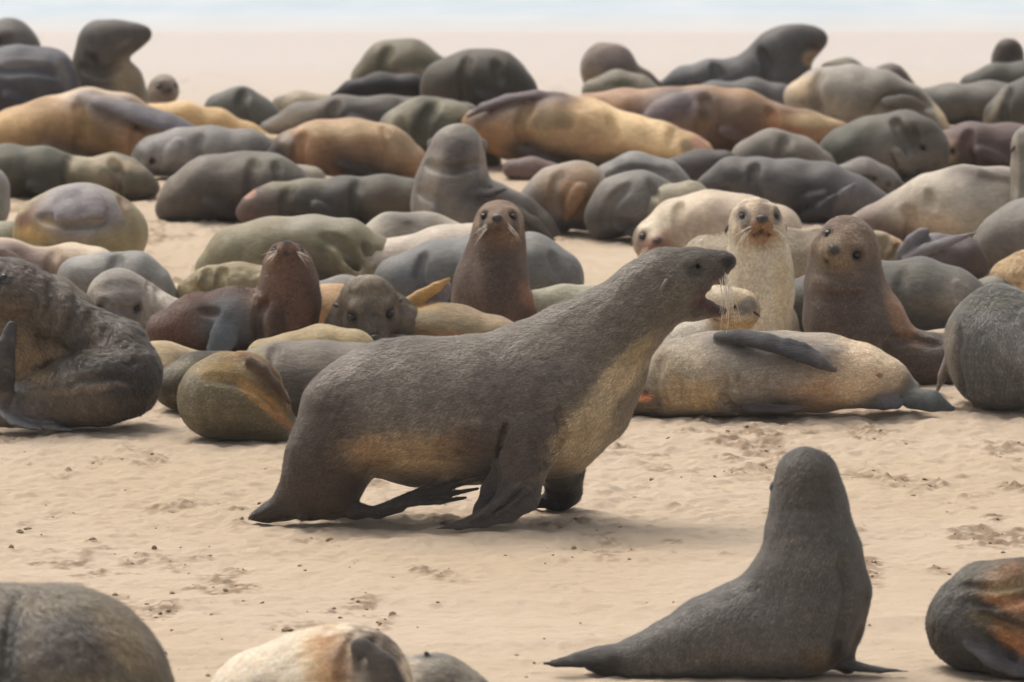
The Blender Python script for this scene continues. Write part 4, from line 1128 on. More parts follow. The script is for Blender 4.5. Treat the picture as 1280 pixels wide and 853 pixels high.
# ---------------------------------------------------------------- right part of the first rows
seal('big cream and grey seal asleep on its back, dark flipper laid over its belly', 519,
     [(822, 482, 38), (850, 472, 46), (890, 468, 50), (930, 467, 50), (980, 466, 50), (1030, 466, 47), (1075, 470, 39), (1110, 477, 27), (1140, 486, 12)],
     col=(.31, .28, .235), cell=2.3, tau=6,
     ch=[([(800, 494, 25, -10), (815, 490, 31, -4)], (.17, .135, .10)), ([(788, 500, 17, -14), (780, 504, 12, -16)], (.12, .09, .065))],
     fl=[([(898, 421, 7, -24), (925, 421, 11, -34), (960, 428, 13, -47), (1000, 442, 12.5, -54), (1025, 453, 10, -60), (1042, 462, 6, -62)], (.038, .040, .050), (.1, -.78, .62), 2.0),
         ([(985, 428, 7, -50), (1004, 432, 5, -51), (1022, 443, 4, -52), (1032, 452, 2.5, -53)], (.048, .05, .062), (.1, -.78, .62), 2.4),
         ([(940, 510, 12, -46), (975, 512, 10, -56), (1008, 509, 4, -60)], (.05, .045, .05), (0, -.3, 1), 2.2),
         ([(1085, 500, 12, -14), (1104, 499, 14, -20), (1120, 503, 9, -22)], (.065, .078, .105), (0, -.8, .4), 1.7),
         ([(1136, 485, 12, -6), (1140, 497, 15, -12), (1165, 501, 14, -16), (1190, 511, 4, -18)], (.075, .09, .095), (0, -.75, .5), 1.8)],
     shape=lambda S: [S.chain([(792, 489, 3.5, -33), (806, 491, 3.5, -36)], (.10, .05, .04), k=4, cut=True)],
     pa=[(1080, 462, 75, 44, (.52, .42, .30), .95), (1010, 492, 40, 24, (.36, .23, .13), .75), (950, 478, 60, 32, (.22, .21, .19), .5),
         (860, 490, 44, 26, (.40, .31, .17), .7), (850, 448, 50, 18, (.36, .32, .24), .6, 12), (806, 500, 26, 20, (.12, .092, .07), .6),
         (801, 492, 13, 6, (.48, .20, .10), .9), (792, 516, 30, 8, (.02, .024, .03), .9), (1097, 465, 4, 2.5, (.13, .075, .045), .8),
         (1142, 486, 22, 10, (.05, .04, .035), .9, -40), (935, 420, 40, 8, (.16, .15, .14), .6), (1122, 492, 12, 10, (.04, .035, .035), .8),
         (885, 500, 3, 16, (.50, .38, .2), .6, 15), (868, 498, 3, 16, (.50, .38, .2), .5, 15)])

seal('pale pup resting its cream face and dark eyes on top of the sleeping cream seal', 486,
     [(838, 444, 34), (862, 434, 30), (880, 426, 24), (898, 410, 20), (910, 402, 20)], col=(.40, .38, .335), cell=2.3, cat='seal pup',
     ch=[([(918, 387, 26, -6), (904, 379, 20, -12), (894, 373, 14, -14)], (.44, .39, .30))],
     heads=[dict(x=925, y=388, w=-6, R=25, f=(-.80, -.58, .06), up=(-.05, 0, 1), col=(.46, .39, .27), muz=(.36, .27, .19), padcol=(.42, .3, .17), eyecol=(.13, .12, .11), eyer=.15, snout=1.0)],
     pa=[(925, 408, 26, 12, (.42, .30, .14), .7), (934, 380, 11, 13, (.16, .155, .15), .8), (903, 366, 14, 10, (.52, .48, .40), .7)])

seal('cream-white seal with a brown muzzle sitting tall beside the open-mouthed seal', 430,
     [(950, 396, 38), (951, 375, 38.5), (951, 350, 38), (949, 325, 37), (947, 300, 35)], col=(.52, .47, .375), cell=2.3, fat=1.0,
     ch=[([(965, 400, 30, 30), (980, 408, 24, 60)], (.40, .36, .29))],
     heads=[dict(x=946, y=281, w=-2, R=34, f=(.10, -.95, .26), up=(0, 0, 1), col=(.50, .44, .35), muz=(.20, .125, .07), padcol=(.27, .165, .085), eyecol=(.12, .10, .09), whisk=True, eyer=.14, snout=.9)],
     pa=[(952, 258, 9, 9, (.10, .075, .06), .6), (929, 267, 8, 15, (.11, .10, .095), .75, 10), (972, 265, 7, 15, (.13, .12, .11), .75, -10), (951, 286, 16, 13, (.27, .155, .08), .6),
         (975, 360, 14, 60, (.5, .43, .28), .5)])

seal('brown seal tilting its raised head sideways towards the camera, left of the big grey back', 478,
     [(1050, 400, 46), (1070, 420, 54), (1098, 436, 46), (1130, 448, 36), (1165, 453, 34), (1195, 456, 30)], col=(.098, .074, .062), cell=2.4,
     ch=[([(1058, 312, 38), (1056, 335, 44), (1056, 360, 48), (1062, 390, 54), (1076, 410, 58)], (.115, .088, .072), 1)],
     heads=[dict(x=1058, y=310, w=-4, R=37, f=(-.34, -.90, .06), up=(.52, -.1, .80), col=(.20, .148, .105), muz=(.21, .165, .105), padcol=(.26, .215, .14), eyecol=(.06, .05, .045), eyer=.15, snout=.85)],
     pa=[(1125, 395, 12, 40, (.26, .155, .085), .8, 30), (1020, 345, 10, 40, (.19, .15, .12), .4), (1055, 375, 24, 26, (.085, .06, .05), .5),
         (1105, 425, 16, 12, (.17, .14, .12), .5)])

seal('big rounded grey back turned to the camera at the right edge, speckled with pale fur', 512,
     [(1247, 428, 67), (1250, 448, 63), (1290, 440, 68), (1330, 450, 60)], col=(.125, .128, .124), cell=2.5, rough=1.0,
     ch=[([(1248, 392, 36, 0), (1252, 385, 30, 20)], (.12, .122, .115))],
     fl=[([(1190, 440, 10, 8), (1178, 470, 9, 4), (1171, 490, 3, 0)], (.20, .175, .155), (1, -.3, 0), 1.6)],
     pa=[(1262, 420, 40, 22, (.24, .245, .25), .55, -35), (1232, 372, 40, 12, (.09, .095, .075), .7), (1186, 440, 9, 60, (.26, .235, .2), .6), (1235, 480, 46, 26, (.095, .098, .10), .5)])

seal('dark grey flank lying behind the brown tilted-head seal', 420,
     [(990, 386, 34), (1040, 378, 42), (1100, 374, 45), (1150, 368, 44), (1190, 372, 36), (1222, 380, 26)], col=(.098, .098, .090), cell=2.8,
     fl=[([(1196, 352, 3, -30), (1192, 368, 6, -34), (1198, 380, 5, -36)], (.24, .23, .21), (.5, -.8, 0), 1.6)],
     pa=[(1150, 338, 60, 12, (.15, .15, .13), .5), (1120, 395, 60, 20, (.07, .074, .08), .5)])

seal('beige-tan back visible between the cream-white seal and the brown tilted-head seal', 366,
     [(885, 326, 32), (925, 326, 37), (980, 326, 38), (1030, 328, 38), (1060, 332, 32)], col=(.25, .215, .165), cell=2.8,
     pa=[(890, 305, 40, 12, (.38, .34, .26), .7), (905, 322, 22, 10, (.13, .12, .10), .6)])

seal('cream seal lying low with its brown face towards the camera above the walking seal\'s head', 332,
     [(822, 304, 28), (850, 288, 38), (885, 284, 44), (925, 288, 44), (965, 292, 38)], col=(.40, .345, .275), cell=2.4,
     heads=[dict(x=820, y=301, w=-10, R=28, f=(.02, -.98, .10), up=(0, 0, 1), col=(.30, .225, .165), muz=(.17, .095, .07), padcol=(.24, .14, .10), eyecol=(.05, .04, .035), eyer=.2, snout=.9, whisk=True)],
     pa=[(830, 270, 46, 12, (.50, .46, .37), .8, 28), (790, 298, 10, 14, (.10, .08, .07), .6), (905, 280, 50, 30, (.36, .30, .25), .6)])  # pale patch along the top is painted rim light

seal('dark brown seal lying with two blue-grey flippers folded over its back, right side', 352,
     [(1140, 328, 22), (1170, 322, 28), (1205, 326, 26), (1220, 336, 16)], col=(.075, .056, .052), cell=2.4,
     fl=[([(1130, 318, 12, -14), (1142, 306, 13, -16), (1152, 295, 9, -14), (1160, 288, 3, -14)], (.145, .142, .165), (.5, -.8, .2), 2.0),
         ([(1135, 325, 8, -26), (1158, 312, 9, -30), (1185, 302, 7, -28), (1220, 291, 2.5, -24)], (.155, .15, .165), (.1, -.7, .7), 1.9)],
     pa=[(1160, 308, 20, 5, (.05, .045, .05), .8, 25)])

seal('beige seal with ringed neck folds lying beside the dark brown folded-flipper seal', 348,
     [(1060, 320, 26), (1095, 316, 24), (1115, 322, 20), (1130, 330, 14)], col=(.30, .25, .17), cell=2.5, rough=1.5,
     pa=[(1112, 318, 3, 18, (.16, .125, .08), .7, -35), (1126, 300, 12, 10, (.36, .22, .12), .6), (1100, 316, 3, 18, (.17, .14, .09), .6, -30)])

seal('tan back at the right edge behind the big rounded grey back', 382,
     [(1262, 350, 25), (1285, 345, 30), (1320, 345, 32)], col=(.40, .30, .18), cell=2.8)
seal('low olive-grey back with dark tip just left of the tan back at the right edge', 384,
     [(1220, 366, 15), (1245, 364, 18), (1270, 368, 16)], col=(.17, .165, .135), cell=2.8, pa=[(1262, 352, 8, 5, (.04, .035, .03), .7)])

seal('huge pale cream-grey seal lying on its side in the right middle, belly to the camera', 310,
     [(1060, 288, 15), (1095, 280, 22), (1130, 272, 32), (1165, 262, 43), (1205, 258, 49), (1250, 260, 48), (1290, 265, 44)], col=(.35, .325, .275), cell=2.6,
     fl=[([(1200, 216, 5, -14), (1225, 218, 8, -22), (1255, 225, 8, -26), (1285, 234, 5, -26)], (.06, .046, .042), (.1, -.7, .7), 1.8)],
     pa=[(1100, 286, 46, 12, (.20, .145, .125), .8, 4), (1160, 275, 40, 24, (.42, .34, .25), .6), (1215, 250, 40, 36, (.33, .325, .30), .6)])
seal('grey seal shoulder entering from the right edge in front of the pale cream-grey seal', 340,
     [(1226, 318, 18), (1250, 306, 33), (1280, 296, 44), (1310, 290, 50)], col=(.155, .148, .136), cell=2.8, pa=[(1245, 280, 40, 6, (.23, .22, .2), .5, 35)])
seal('raised grey neck cut by the right edge of the beach view', 318,
     [(1296, 290, 32), (1296, 250, 31), (1293, 215, 28), (1290, 185, 25)], col=(.15, .155, .14), cell=2.8,
     heads=[dict(x=1290, y=180, w=0, R=25, f=(.5, -.7, .4), col=(.15, .15, .135), muz=(.12, .11, .10))], pa=[(1268, 210, 5, 50, (.36, .34, .29), .6)])  # thin pale patch paints rim light down the neck edge

seal('smooth dark grey seal with its long head resting flat, nose to the left', 276,
     [(918, 224, 27), (950, 232, 33), (990, 238, 38), (1030, 242, 38), (1065, 250, 30), (1095, 258, 19), (1112, 264, 10)], col=(.098, .094, .096), cell=2.4,
     ch=[([(912, 226, 26), (898, 232, 19), (882, 237, 12.5), (873, 239, 8.5)], (.10, .094, .092))],
     fl=[([(1000, 252, 7, -38), (1015, 250, 9, -42), (1030, 244, 6, -42)], BK, (.1, -.9, .4), 1.7),
         ([(1008, 272, 9, -40), (1030, 262, 10, -46), (1044, 246, 5, -44)], (.03, .026, .03), (.6, -.8, .1), 1.7),
         ([(1040, 266, 10, -36), (1058, 244, 9, -38), (1068, 232, 4, -36)], (.14, .14, .155), (.6, -.8, .1), 1.7)],
     pa=[(885, 240, 14, 5, (.30, .22, .19), .7, -5), (915, 216, 16, 9, (.05, .047, .05), .7), (869, 236, 4, 5, (.02, .02, .02), .8), (965, 260, 60, 18, (.12, .11, .105), .5)])
_S3 = Seal(276, np.mean([918, 950, 990, 1030, 1065, 1095, 1112]))
V, Q = ellipsoid(_S3.P(903, 221, -18), [np.array([4, 0, 0]), np.array([0, 4, 0]), np.array([0, 0, 3])])
add_part(SEALS[-1], _S3, 'eye', V, Q, M_EYE)
V, Q = tube([_S3.P(925, 216, -25), _S3.P(929, 219, -28), _S3.P(934, 224, -28), _S3.P(936, 229, -27)], [1.5, 3, 2.4, .5], 7)
add_part(SEALS[-1], _S3, 'ear', V, Q, M_NOSE)
V, Q = ellipsoid(_S3.P(866, 237, 0), [np.array([3, 0, 0]), np.array([0, 5, 0]), np.array([0, 0, 3.6])])
add_part(SEALS[-1], _S3, 'nose', V, Q, M_NOSE)

seal('small grey seal head with closed dark eye lying behind the smooth dark grey seal', 246,
     [(1052, 226, 20), (1080, 222, 22), (1105, 228, 17), (1126, 236, 9)], col=(.16, .152, .142), cell=2.6, pa=[(1082, 219, 9, 4, (.04, .035, .035), .85), (1128, 230, 9, 8, (.05, .045, .05), .7)])

seal('dark green-grey seal hunched with its head bowed to the right, right half', 224,
     [(1030, 205, 21), (1055, 195, 32), (1090, 187, 39), (1125, 182, 40), (1150, 186, 36)], col=(.068, .070, .054), cell=2.6,
     ch=[([(1135, 168, 26, -8), (1160, 188, 22, -14), (1168, 204, 16, -16)], (.075, .066, .062))],
     pa=[(1110, 150, 60, 8, (.14, .13, .10), .5), (1140, 205, 10, 20, (.13, .13, .125), .5)])
seal('purple-brown seal with cream cheek lying at the right edge behind the hunched dark seal', 216,
     [(1176, 192, 28), (1215, 186, 31), (1260, 186, 30), (1300, 188, 30)], col=(.13, .085, .08), cell=2.7,
     pa=[(1180, 192, 14, 14, (.42, .34, .22), .8), (1240, 205, 70, 14, (.065, .07, .06), .85), (1178, 175, 18, 8, (.30, .19, .14), .7), (1242, 174, 8, 5, (.05, .03, .03), .7)])
seal('plain grey-beige mound lying between the rusty-bellied seal and the hunched dark seal', 232,
     [(940, 200, 27), (965, 196, 33), (1000, 202, 28), (1025, 208, 20)], col=(.20, .185, .16), cell=2.8, pa=[(990, 195, 30, 16, (.13, .125, .105), .5)])
seal('very dark low back between the twin grey mounds and the smooth dark grey head', 238,
     [(845, 218, 22), (875, 212, 22), (905, 208, 20)], col=(.062, .054, .055), cell=2.8)

seal('rust-bellied seal with a grey-purple flipper lying in the upper middle', 192,
     [(735, 136, 20), (780, 140, 28), (830, 146, 36), (880, 150, 41), (925, 154, 40), (965, 160, 30), (1005, 163, 24), (1048, 168, 18)], col=(.25, .165, .095), cell=2.6,
     fl=[([(868, 122, 9, -18), (848, 130, 14, -30), (825, 140, 14, -36), (806, 150, 8, -38)], (.13, .115, .135), (-.2, -.8, .5), 2.0)],
     pa=[(955, 160, 44, 20, (.33, .14, .06), .9), (885, 130, 16, 18, (.03, .025, .022), .85), (900, 160, 30, 26, (.16, .11, .07), .7), (790, 120, 50, 12, (.36, .24, .16), .7),
         (1010, 148, 46, 8, (.38, .31, .18), .7), (905, 112, 60, 7, (.36, .23, .12), .6, -8), (805, 138, 16, 10, (.30, .13, .10), .5)])
seal('orange and cream seal with a thin dark flipper along its top, upper middle', 210,
     [(602, 160, 26), (640, 160, 38), (690, 162, 45), (735, 168, 43), (780, 176, 34), (825, 182, 28), (862, 188, 20), (878, 190, 13)], col=(.38, .27, .15), cell=2.5,
     fl=[([(700, 120, 6, -10), (670, 118, 8, -14), (635, 124, 9, -18), (605, 134, 8, -20), (584, 146, 4, -20)], (.10, .085, .10), (-.1, -.5, .9), 2.0)],
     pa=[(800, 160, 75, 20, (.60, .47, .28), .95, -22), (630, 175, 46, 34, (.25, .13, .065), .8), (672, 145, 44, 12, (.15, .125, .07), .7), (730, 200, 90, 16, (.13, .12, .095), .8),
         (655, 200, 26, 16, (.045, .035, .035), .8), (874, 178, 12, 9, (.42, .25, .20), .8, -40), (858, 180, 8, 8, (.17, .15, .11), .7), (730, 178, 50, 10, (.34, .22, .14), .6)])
seal('low pinkish-grey back half hidden behind the grey seal with raised head', 226,
     [(640, 212, 12), (665, 212, 13), (690, 213, 11)], col=(.16, .115, .11), cell=2.8)

seal('grey seal sitting up with its head high and turned away, painted rim-light and dark crown', 300,
     [(562, 258, 45), (580, 262, 42), (612, 262, 32, 14), (645, 270, 27, 22), (672, 284, 20, 26), (690, 296, 12, 28)], col=(.15, .142, .135), cell=2.4,
     ch=[([(571, 188, 33), (569, 205, 36), (565, 228, 44), (561, 250, 46)], (.165, .155, .148), 1), ([(574, 184, 27, 10), (575, 178, 20, 30)], (.11, .10, .098), 1)],
     fl=[([(590, 242, 7, -34), (612, 242, 7, -38), (632, 236, 3, -34)], (.05, .045, .045), (0, -.6, .8), 1.8),
         ([(640, 262, 8, -8), (668, 278, 8, -10), (692, 302, 3, -12)], (.08, .072, .062), (.5, -.7, .5), 1.7)],
     pa=[(573, 190, 16, 30, (.075, .068, .07), .8), (536, 235, 10, 60, (.33, .31, .27), .5, -12), (604, 190, 6, 34, (.34, .30, .26), .5), (570, 160, 30, 8, (.2, .2, .16), .5)])  # pale side patches are rim light painted on the outline
_S4 = Seal(300, np.mean([562, 580, 612, 645, 672, 690]))
for x0, sg in ((540, -1), (603, 1)):
    V, Q = tube([_S4.P(x0, 174, 0), _S4.P(x0 + 3 * sg, 178, -2), _S4.P(x0 + 4 * sg, 184, -4), _S4.P(x0 + 2 * sg, 190, -6)], [1.5, 3.2, 2.6, .5], 7)
    add_part(SEALS[-1], _S4, 'ear', V, Q, M_EYE if False else EAR)

seal('pale seal with a brown-stained flank lying right of the grey seal with raised head', 292,
     [(672, 258, 26), (695, 248, 38), (722, 244, 40), (735, 256, 30)], col=(.26, .235, .195), cell=2.6,
     pa=[(712, 258, 12, 24, (.12, .075, .045), .85, -20), (735, 225, 12, 30, (.25, .20, .12), .6), (680, 238, 24, 8, (.12, .13, .11), .6, 12), (700, 280, 30, 10, (.10, .115, .125), .7), (690, 262, 18, 12, (.28, .26, .25), .6)])
seal('grey seal back curved behind a matching one, its pale outline uppermost of the pair', 276,
     [(768, 232, 31), (795, 228, 36), (828, 234, 33), (850, 246, 22)], col=(.17, .172, .168), cell=2.7, pa=[(788, 203, 30, 8, (.10, .105, .11), .7)])
seal('grey rounded rump nearest the bare sand in the middle, darker than its neighbour', 300,
     [(757, 272, 27), (775, 258, 36), (800, 252, 37), (825, 256, 30)], col=(.14, .14, .132), cell=2.7, pa=[(760, 240, 16, 30, (.24, .235, .21), .5, -35), (790, 255, 26, 20, (.11, .11, .112), .6)])
seal('olive-beige seal tucked beside the grey rounded rump, left of the cream low-lying seal', 302,
     [(800, 280, 20), (830, 262, 28), (862, 252, 26)], col=(.25, .235, .175), cell=2.7)

# ---------------------------------------------------------------- top rows
seal('dark olive mound-shaped seal near the horizon, darkest of the upper middle', 150,
     [(560, 110, 36), (590, 104, 40), (620, 106, 41), (645, 118, 28)], col=(.072, .066, .05), cell=2.7)
seal('olive seal back with a pale streak behind the darkest mound, upper middle', 130,
     [(462, 100, 24), (485, 86, 33), (512, 84, 33), (545, 95, 26)], col=(.135, .125, .09), cell=2.8, pa=[(505, 92, 40, 8, (.28, .26, .23), .8, 8)])
seal('black low seal with tapering tail in front of the streaked olive back', 142,
     [(418, 121, 6), (440, 114, 12), (475, 110, 17), (515, 110, 16), (545, 114, 12)], col=(.022, .02, .022), cell=2.7)
seal('long grey low back beneath the black tapering seal', 178,
     [(335, 162, 12), (375, 150, 20), (425, 146, 25), (480, 146, 26), (540, 148, 25), (580, 150, 22)], col=(.135, .125, .11), cell=2.8,
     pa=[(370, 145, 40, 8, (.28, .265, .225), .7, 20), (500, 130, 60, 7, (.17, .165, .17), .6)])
seal('dark green-grey mound directly behind the crown of the grey raised-head seal', 206,
     [(505, 168, 34), (530, 158, 35), (560, 162, 35), (585, 180, 30), (605, 200, 22)], col=(.082, .083, .062), cell=2.7,
     pa=[(500, 140, 14, 26, (.26, .24, .18), .6, -40), (565, 135, 26, 10, (.24, .235, .17), .6, -15), (560, 175, 20, 30, (.12, .12, .095), .5)])  # pale patches along the top edge are painted rim light
seal('orange-brown seal lying left of the grey raised-head seal with its dark head tucked', 228,
     [(370, 186, 24), (400, 184, 32), (440, 186, 36), (480, 192, 35), (512, 204, 24)], col=(.31, .195, .105), cell=2.6,
     ch=[([(356, 190, 20, -8), (342, 198, 12, -10)], (.075, .066, .062))],
     pa=[(430, 158, 60, 9, (.38, .30, .18), .8), (460, 215, 28, 7, (.02, .022, .02), .9), (505, 182, 24, 20, (.27, .235, .15), .7), (360, 172, 9, 6, (.3, .28, .25), .7), (345, 192, 12, 12, (.03, .028, .03), .7),  # blackest strip paints the shade under the body
         (380, 190, 12, 22, (.33, .21, .14), .6)])
seal('dark grey seal lying at the far edge of the bare sand, left middle, tapering left', 277,
     [(208, 262, 14), (228, 248, 28), (262, 236, 40), (305, 234, 42), (338, 234, 40), (360, 240, 32)], col=(.118, .106, .094), cell=2.6,
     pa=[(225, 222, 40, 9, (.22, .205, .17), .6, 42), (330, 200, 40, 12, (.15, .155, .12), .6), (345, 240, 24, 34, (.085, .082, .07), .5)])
seal('small pale hump just right of the dark grey tapering seal', 246, [(370, 224, 19), (388, 226, 19)], col=(.22, .20, .165), cell=2.8)
seal('dark seal with a pinkish nose lying low in front of the dark grey tapering seal', 285,
     [(345, 256, 26), (385, 254, 29), (430, 252, 31), (475, 251, 31), (510, 252, 30)], col=(.085, .080, .064), cell=2.6,
     ch=[([(342, 256, 24, -4), (325, 258, 19, -8), (312, 262, 13, -12), (306, 266, 9, -12)], (.10, .078, .07))],
     pa=[(310, 240, 10, 6, (.42, .24, .19), .8), (372, 228, 46, 7, (.22, .21, .14), .7), (490, 250, 30, 24, (.12, .095, .07), .6), (330, 262, 16, 20, (.07, .055, .052), .5)])
seal('grey seal with a streaked black and white face behind the dark grey tapering seal', 224,
     [(196, 196, 24), (225, 190, 28), (265, 188, 28), (310, 190, 26), (335, 194, 20)], col=(.15, .148, .145), cell=2.6,
     ch=[([(195, 194, 22, -8), (182, 200, 17, -14), (174, 206, 11, -16)], (.09, .08, .078))],
     pa=[(182, 196, 5, 20, (.38, .37, .34), .8, -20), (202, 185, 6, 12, (.33, .31, .28), .7, -35), (192, 208, 10, 12, (.06, .045, .045), .7), (172, 186, 10, 8, (.04, .036, .036), .7)])
seal('slim yellow-tan back running diagonally behind the dark grey tapering seal', 206,
     [(268, 200, 10), (305, 192, 14), (335, 184, 13), (358, 176, 9)], col=(.36, .29, .17), cell=2.7)
seal('golden-brown seal on its side with a long grey flipper laid across it, upper left', 205,
     [(-15, 185, 32), (20, 172, 35), (65, 162, 40), (110, 156, 44), (150, 160, 42), (185, 172, 34), (212, 188, 22)], col=(.34, .225, .105), cell=2.5,
     fl=[([(102, 120, 6, -20), (125, 128, 10, -32), (165, 140, 15, -40), (205, 152, 17, -44), (240, 162, 8, -46)], (.14, .138, .16), (.1, -.6, .8), 2.2)],
     pa=[(130, 172, 26, 26, (.10, .065, .045), .85), (110, 116, 50, 8, (.52, .46, .38), .8), (165, 165, 22, 26, (.27, .18, .13), .7, 35), (20, 150, 50, 14, (.46, .34, .18), .7, 12), (108, 160, 10, 30, (.2, .16, .08), .6),
         (150, 146, 40, 4, (.035, .028, .03), .8, -25)])  # thin dark strip paints the shaded fold under the flipper
seal('thin golden back line behind the long grey flipper, upper left', 186,
     [(188, 150, 20), (230, 150, 22), (270, 158, 20), (310, 170, 14), (335, 176, 9)], col=(.44, .32, .16), cell=2.7)
seal('dark blue-grey bulky seal body at the upper left corner', 160,
     [(-15, 112, 46), (25, 104, 46), (55, 104, 42), (72, 120, 30)], col=(.088, .092, .112), cell=2.7, pa=[(20, 75, 46, 7, (.22, .22, .24), .7), (82, 95, 7, 30, (.22, .22, .22), .6, 20), (30, 140, 60, 24, (.06, .064, .08), .6)])
seal('dark head of a seal in the corner, rising behind the blue-grey bulky body', 142,
     [(-8, 110, 48), (5, 80, 44), (10, 66, 38)], col=(.098, .095, .09), cell=2.6,
     heads=[dict(x=8, y=60, w=-4, R=36, f=(-.75, -.6, .1), col=(.10, .098, .093), muz=(.08, .075, .07), eyecol=(.05, .035, .03))], pa=[(12, 52, 9, 16, (.075, .045, .04), .7)])
seal('dark seal sitting tall in profile with its snout raised to the right, upper left', 152,
     [(132, 118, 40), (128, 95, 34), (124, 75, 29), (126, 56, 28)], col=(.098, .09, .082), cell=2.3, fat=1,
     ch=[([(128, 52, 26), (145, 48, 21), (160, 46, 16.5), (173, 43, 11), (180, 42, 7.5)], (.088, .082, .078), 1),
         ([(140, 60, 19), (156, 54, 13), (168, 50, 7)], (.08, .074, .072), 1), ([(150, 105, 30), (160, 125, 26)], (.22, .19, .14), 1)],
     pa=[(158, 92, 16, 26, (.24, .20, .13), .8, -20), (156, 52, 13, 4, (.2, .185, .18), .5, 30), (120, 72, 6, 9, (.05, .046, .05), .6), (116, 48, 5, 9, (.05, .045, .045), .6)])
_S5 = Seal(152, np.mean([132, 128, 124, 126]))
V, Q = ellipsoid(_S5.P(150, 44, -16), [np.array([3, 0, 0]), np.array([0, 3, 0]), np.array([0, 0, 2.6])])
add_part(SEALS[-1], _S5, 'eye', V, Q, M_EYE)
V, Q = tube([_S5.P(126, 48, -24), _S5.P(123, 52, -27), _S5.P(119, 58, -27), _S5.P(116, 63, -25)], [1.4, 2.8, 2.2, .5], 7)
add_part(SEALS[-1], _S5, 'ear', V, Q, M_NOSE)
V, Q = ellipsoid(_S5.P(184, 39.5, 0), [np.array([3, 0, 0]), np.array([0, 4, 0]), np.array([0, 0, 3])])
add_part(SEALS[-1], _S5, 'nose', V, Q, M_NOSE)
seal('little spotted pup head peeping over the golden seal beside the tall dark profile', 140,
     [(200, 122, 18), (206, 114, 18)], col=(.25, .215, .19), cell=2.2, cat='seal pup',
     heads=[dict(x=203, y=111, w=0, R=17, f=(.45, -.88, .05), col=(.27, .235, .205), muz=(.16, .12, .10), eyecol=(.05, .03, .03), eyer=.26, snout=.8)], pa=[(206, 107, 8, 9, (.07, .04, .035), .7)])
seal('round dark green-grey mound alone against the pale beach, upper left', 160,
     [(278, 140, 24), (300, 137, 26), (325, 146, 20), (345, 152, 12)], col=(.098, .102, .092), cell=2.6)
seal('small beige hump with dark front right of the round green-grey mound', 150, [(352, 134, 15), (375, 134, 19), (405, 136, 17)], col=(.28, .25, .185), cell=2.6, pa=[(346, 122, 10, 6, (.1, .08, .075), .7)])
seal('brown-headed seal with sloping neck against the pale beach, upper middle right', 130,
     [(760, 88, 33), (768, 102, 28), (795, 108, 18), (822, 116, 9)], col=(.19, .155, .12), cell=2.5, ch=[([(758, 84, 30), (772, 80, 22)], (.14, .115, .11), 1), ([(780, 86, 12, -4), (805, 98, 7, -4), (825, 108, 4, -4)], (.06, .05, .045), 1)],
     pa=[(765, 72, 28, 16, (.12, .10, .10), .7), (745, 95, 16, 14, (.24, .19, .13), .6)])
seal('grey-green arched back just below the brown-headed seal', 134, [(742, 114, 15), (772, 110, 20), (800, 114, 18), (820, 120, 12)], col=(.20, .19, .155), cell=2.6, pa=[(775, 102, 18, 6, (.08, .085, .05), .8)])
seal('dark slate seal stretching its neck up to the right against the pale beach', 126,
     [(832, 108, 9), (855, 102, 17), (888, 98, 21), (925, 98, 24), (955, 92, 29), (975, 90, 32)], col=(.088, .093, .10), cell=2.3,
     ch=[([(955, 86, 28), (972, 68, 29), (985, 60, 26), (998, 57, 22), (1010, 53, 17), (1020, 50, 11), (1025, 49, 7)], (.082, .08, .082), 1), ([(985, 80, 24), (990, 100, 26)], (.09, .085, .08), 1)],
     pa=[(1014, 72, 12, 12, (.32, .24, .15), .8), (1022, 56, 10, 7, (.12, .07, .06), .5)])
_S6 = Seal(126, np.mean([832, 855, 888, 925, 955, 975]))
V, Q = tube([_S6.P(992, 48, -22), _S6.P(989, 51, -25), _S6.P(985, 57, -25), _S6.P(983, 62, -24)], [1.4, 2.6, 2.1, .5], 7)
add_part(SEALS[-1], _S6, 'ear', V, Q, M_NOSE)
seal('grey low back with light rim lying under the dark slate stretching seal', 148, [(850, 124, 12), (895, 121, 18), (940, 120, 21), (975, 126, 18), (1000, 134, 12)], col=(.10, .098, .10), cell=2.6)
seal('light grey broad seal with cream ends lying in the upper right', 172,
     [(1000, 122, 21), (1028, 118, 31), (1060, 122, 39), (1098, 128, 39), (1132, 138, 32), (1160, 152, 20), (1180, 164, 9)], col=(.26, .25, .225), cell=2.5,
     ch=[([(1130, 140, 26, -8), (1160, 158, 18, -12)], (.19, .18, .155))],
     pa=[(1000, 108, 22, 12, (.46, .38, .27), .85, 25), (1015, 126, 14, 10, (.12, .105, .085), .6), (1177, 145, 16, 6, (.46, .39, .25), .85, -55), (1135, 128, 18, 8, (.11, .105, .085), .5, -15), (1075, 150, 40, 10, (.22, .17, .155), .6)])
seal('olive hump just behind the light grey broad seal', 128, [(1038, 94, 16), (1060, 92, 17), (1078, 98, 12)], col=(.15, .14, .10), cell=2.7)
seal('small dark brown hump right behind the light grey broad seal', 134, [(1100, 104, 18), (1115, 102, 20), (1132, 112, 14)], col=(.085, .066, .06), cell=2.7)
seal('long dark grey back in the upper right behind the purple-brown seal', 160, [(1150, 132, 22), (1190, 130, 24), (1235, 128, 25), (1265, 130, 24)], col=(.115, .112, .102), cell=2.7, pa=[(1215, 112, 50, 8, (.20, .195, .18), .6)])
seal('dark green-black low body beneath the small round head at the upper right', 140, [(1215, 108, 16), (1245, 104, 23), (1280, 104, 24), (1310, 106, 22)], col=(.07, .072, .06), cell=2.7)
seal('seal with a small round dark head on a grey neck, upper right corner', 134, [(1262, 100, 22), (1260, 84, 19)], col=(.18, .16, .15), cell=2.5,
     ch=[([(1258, 70, 18), (1260, 66, 18)], (.062, .05, .04), 1)], pa=[(1258, 64, 20, 14, (.05, .04, .032), .8)])
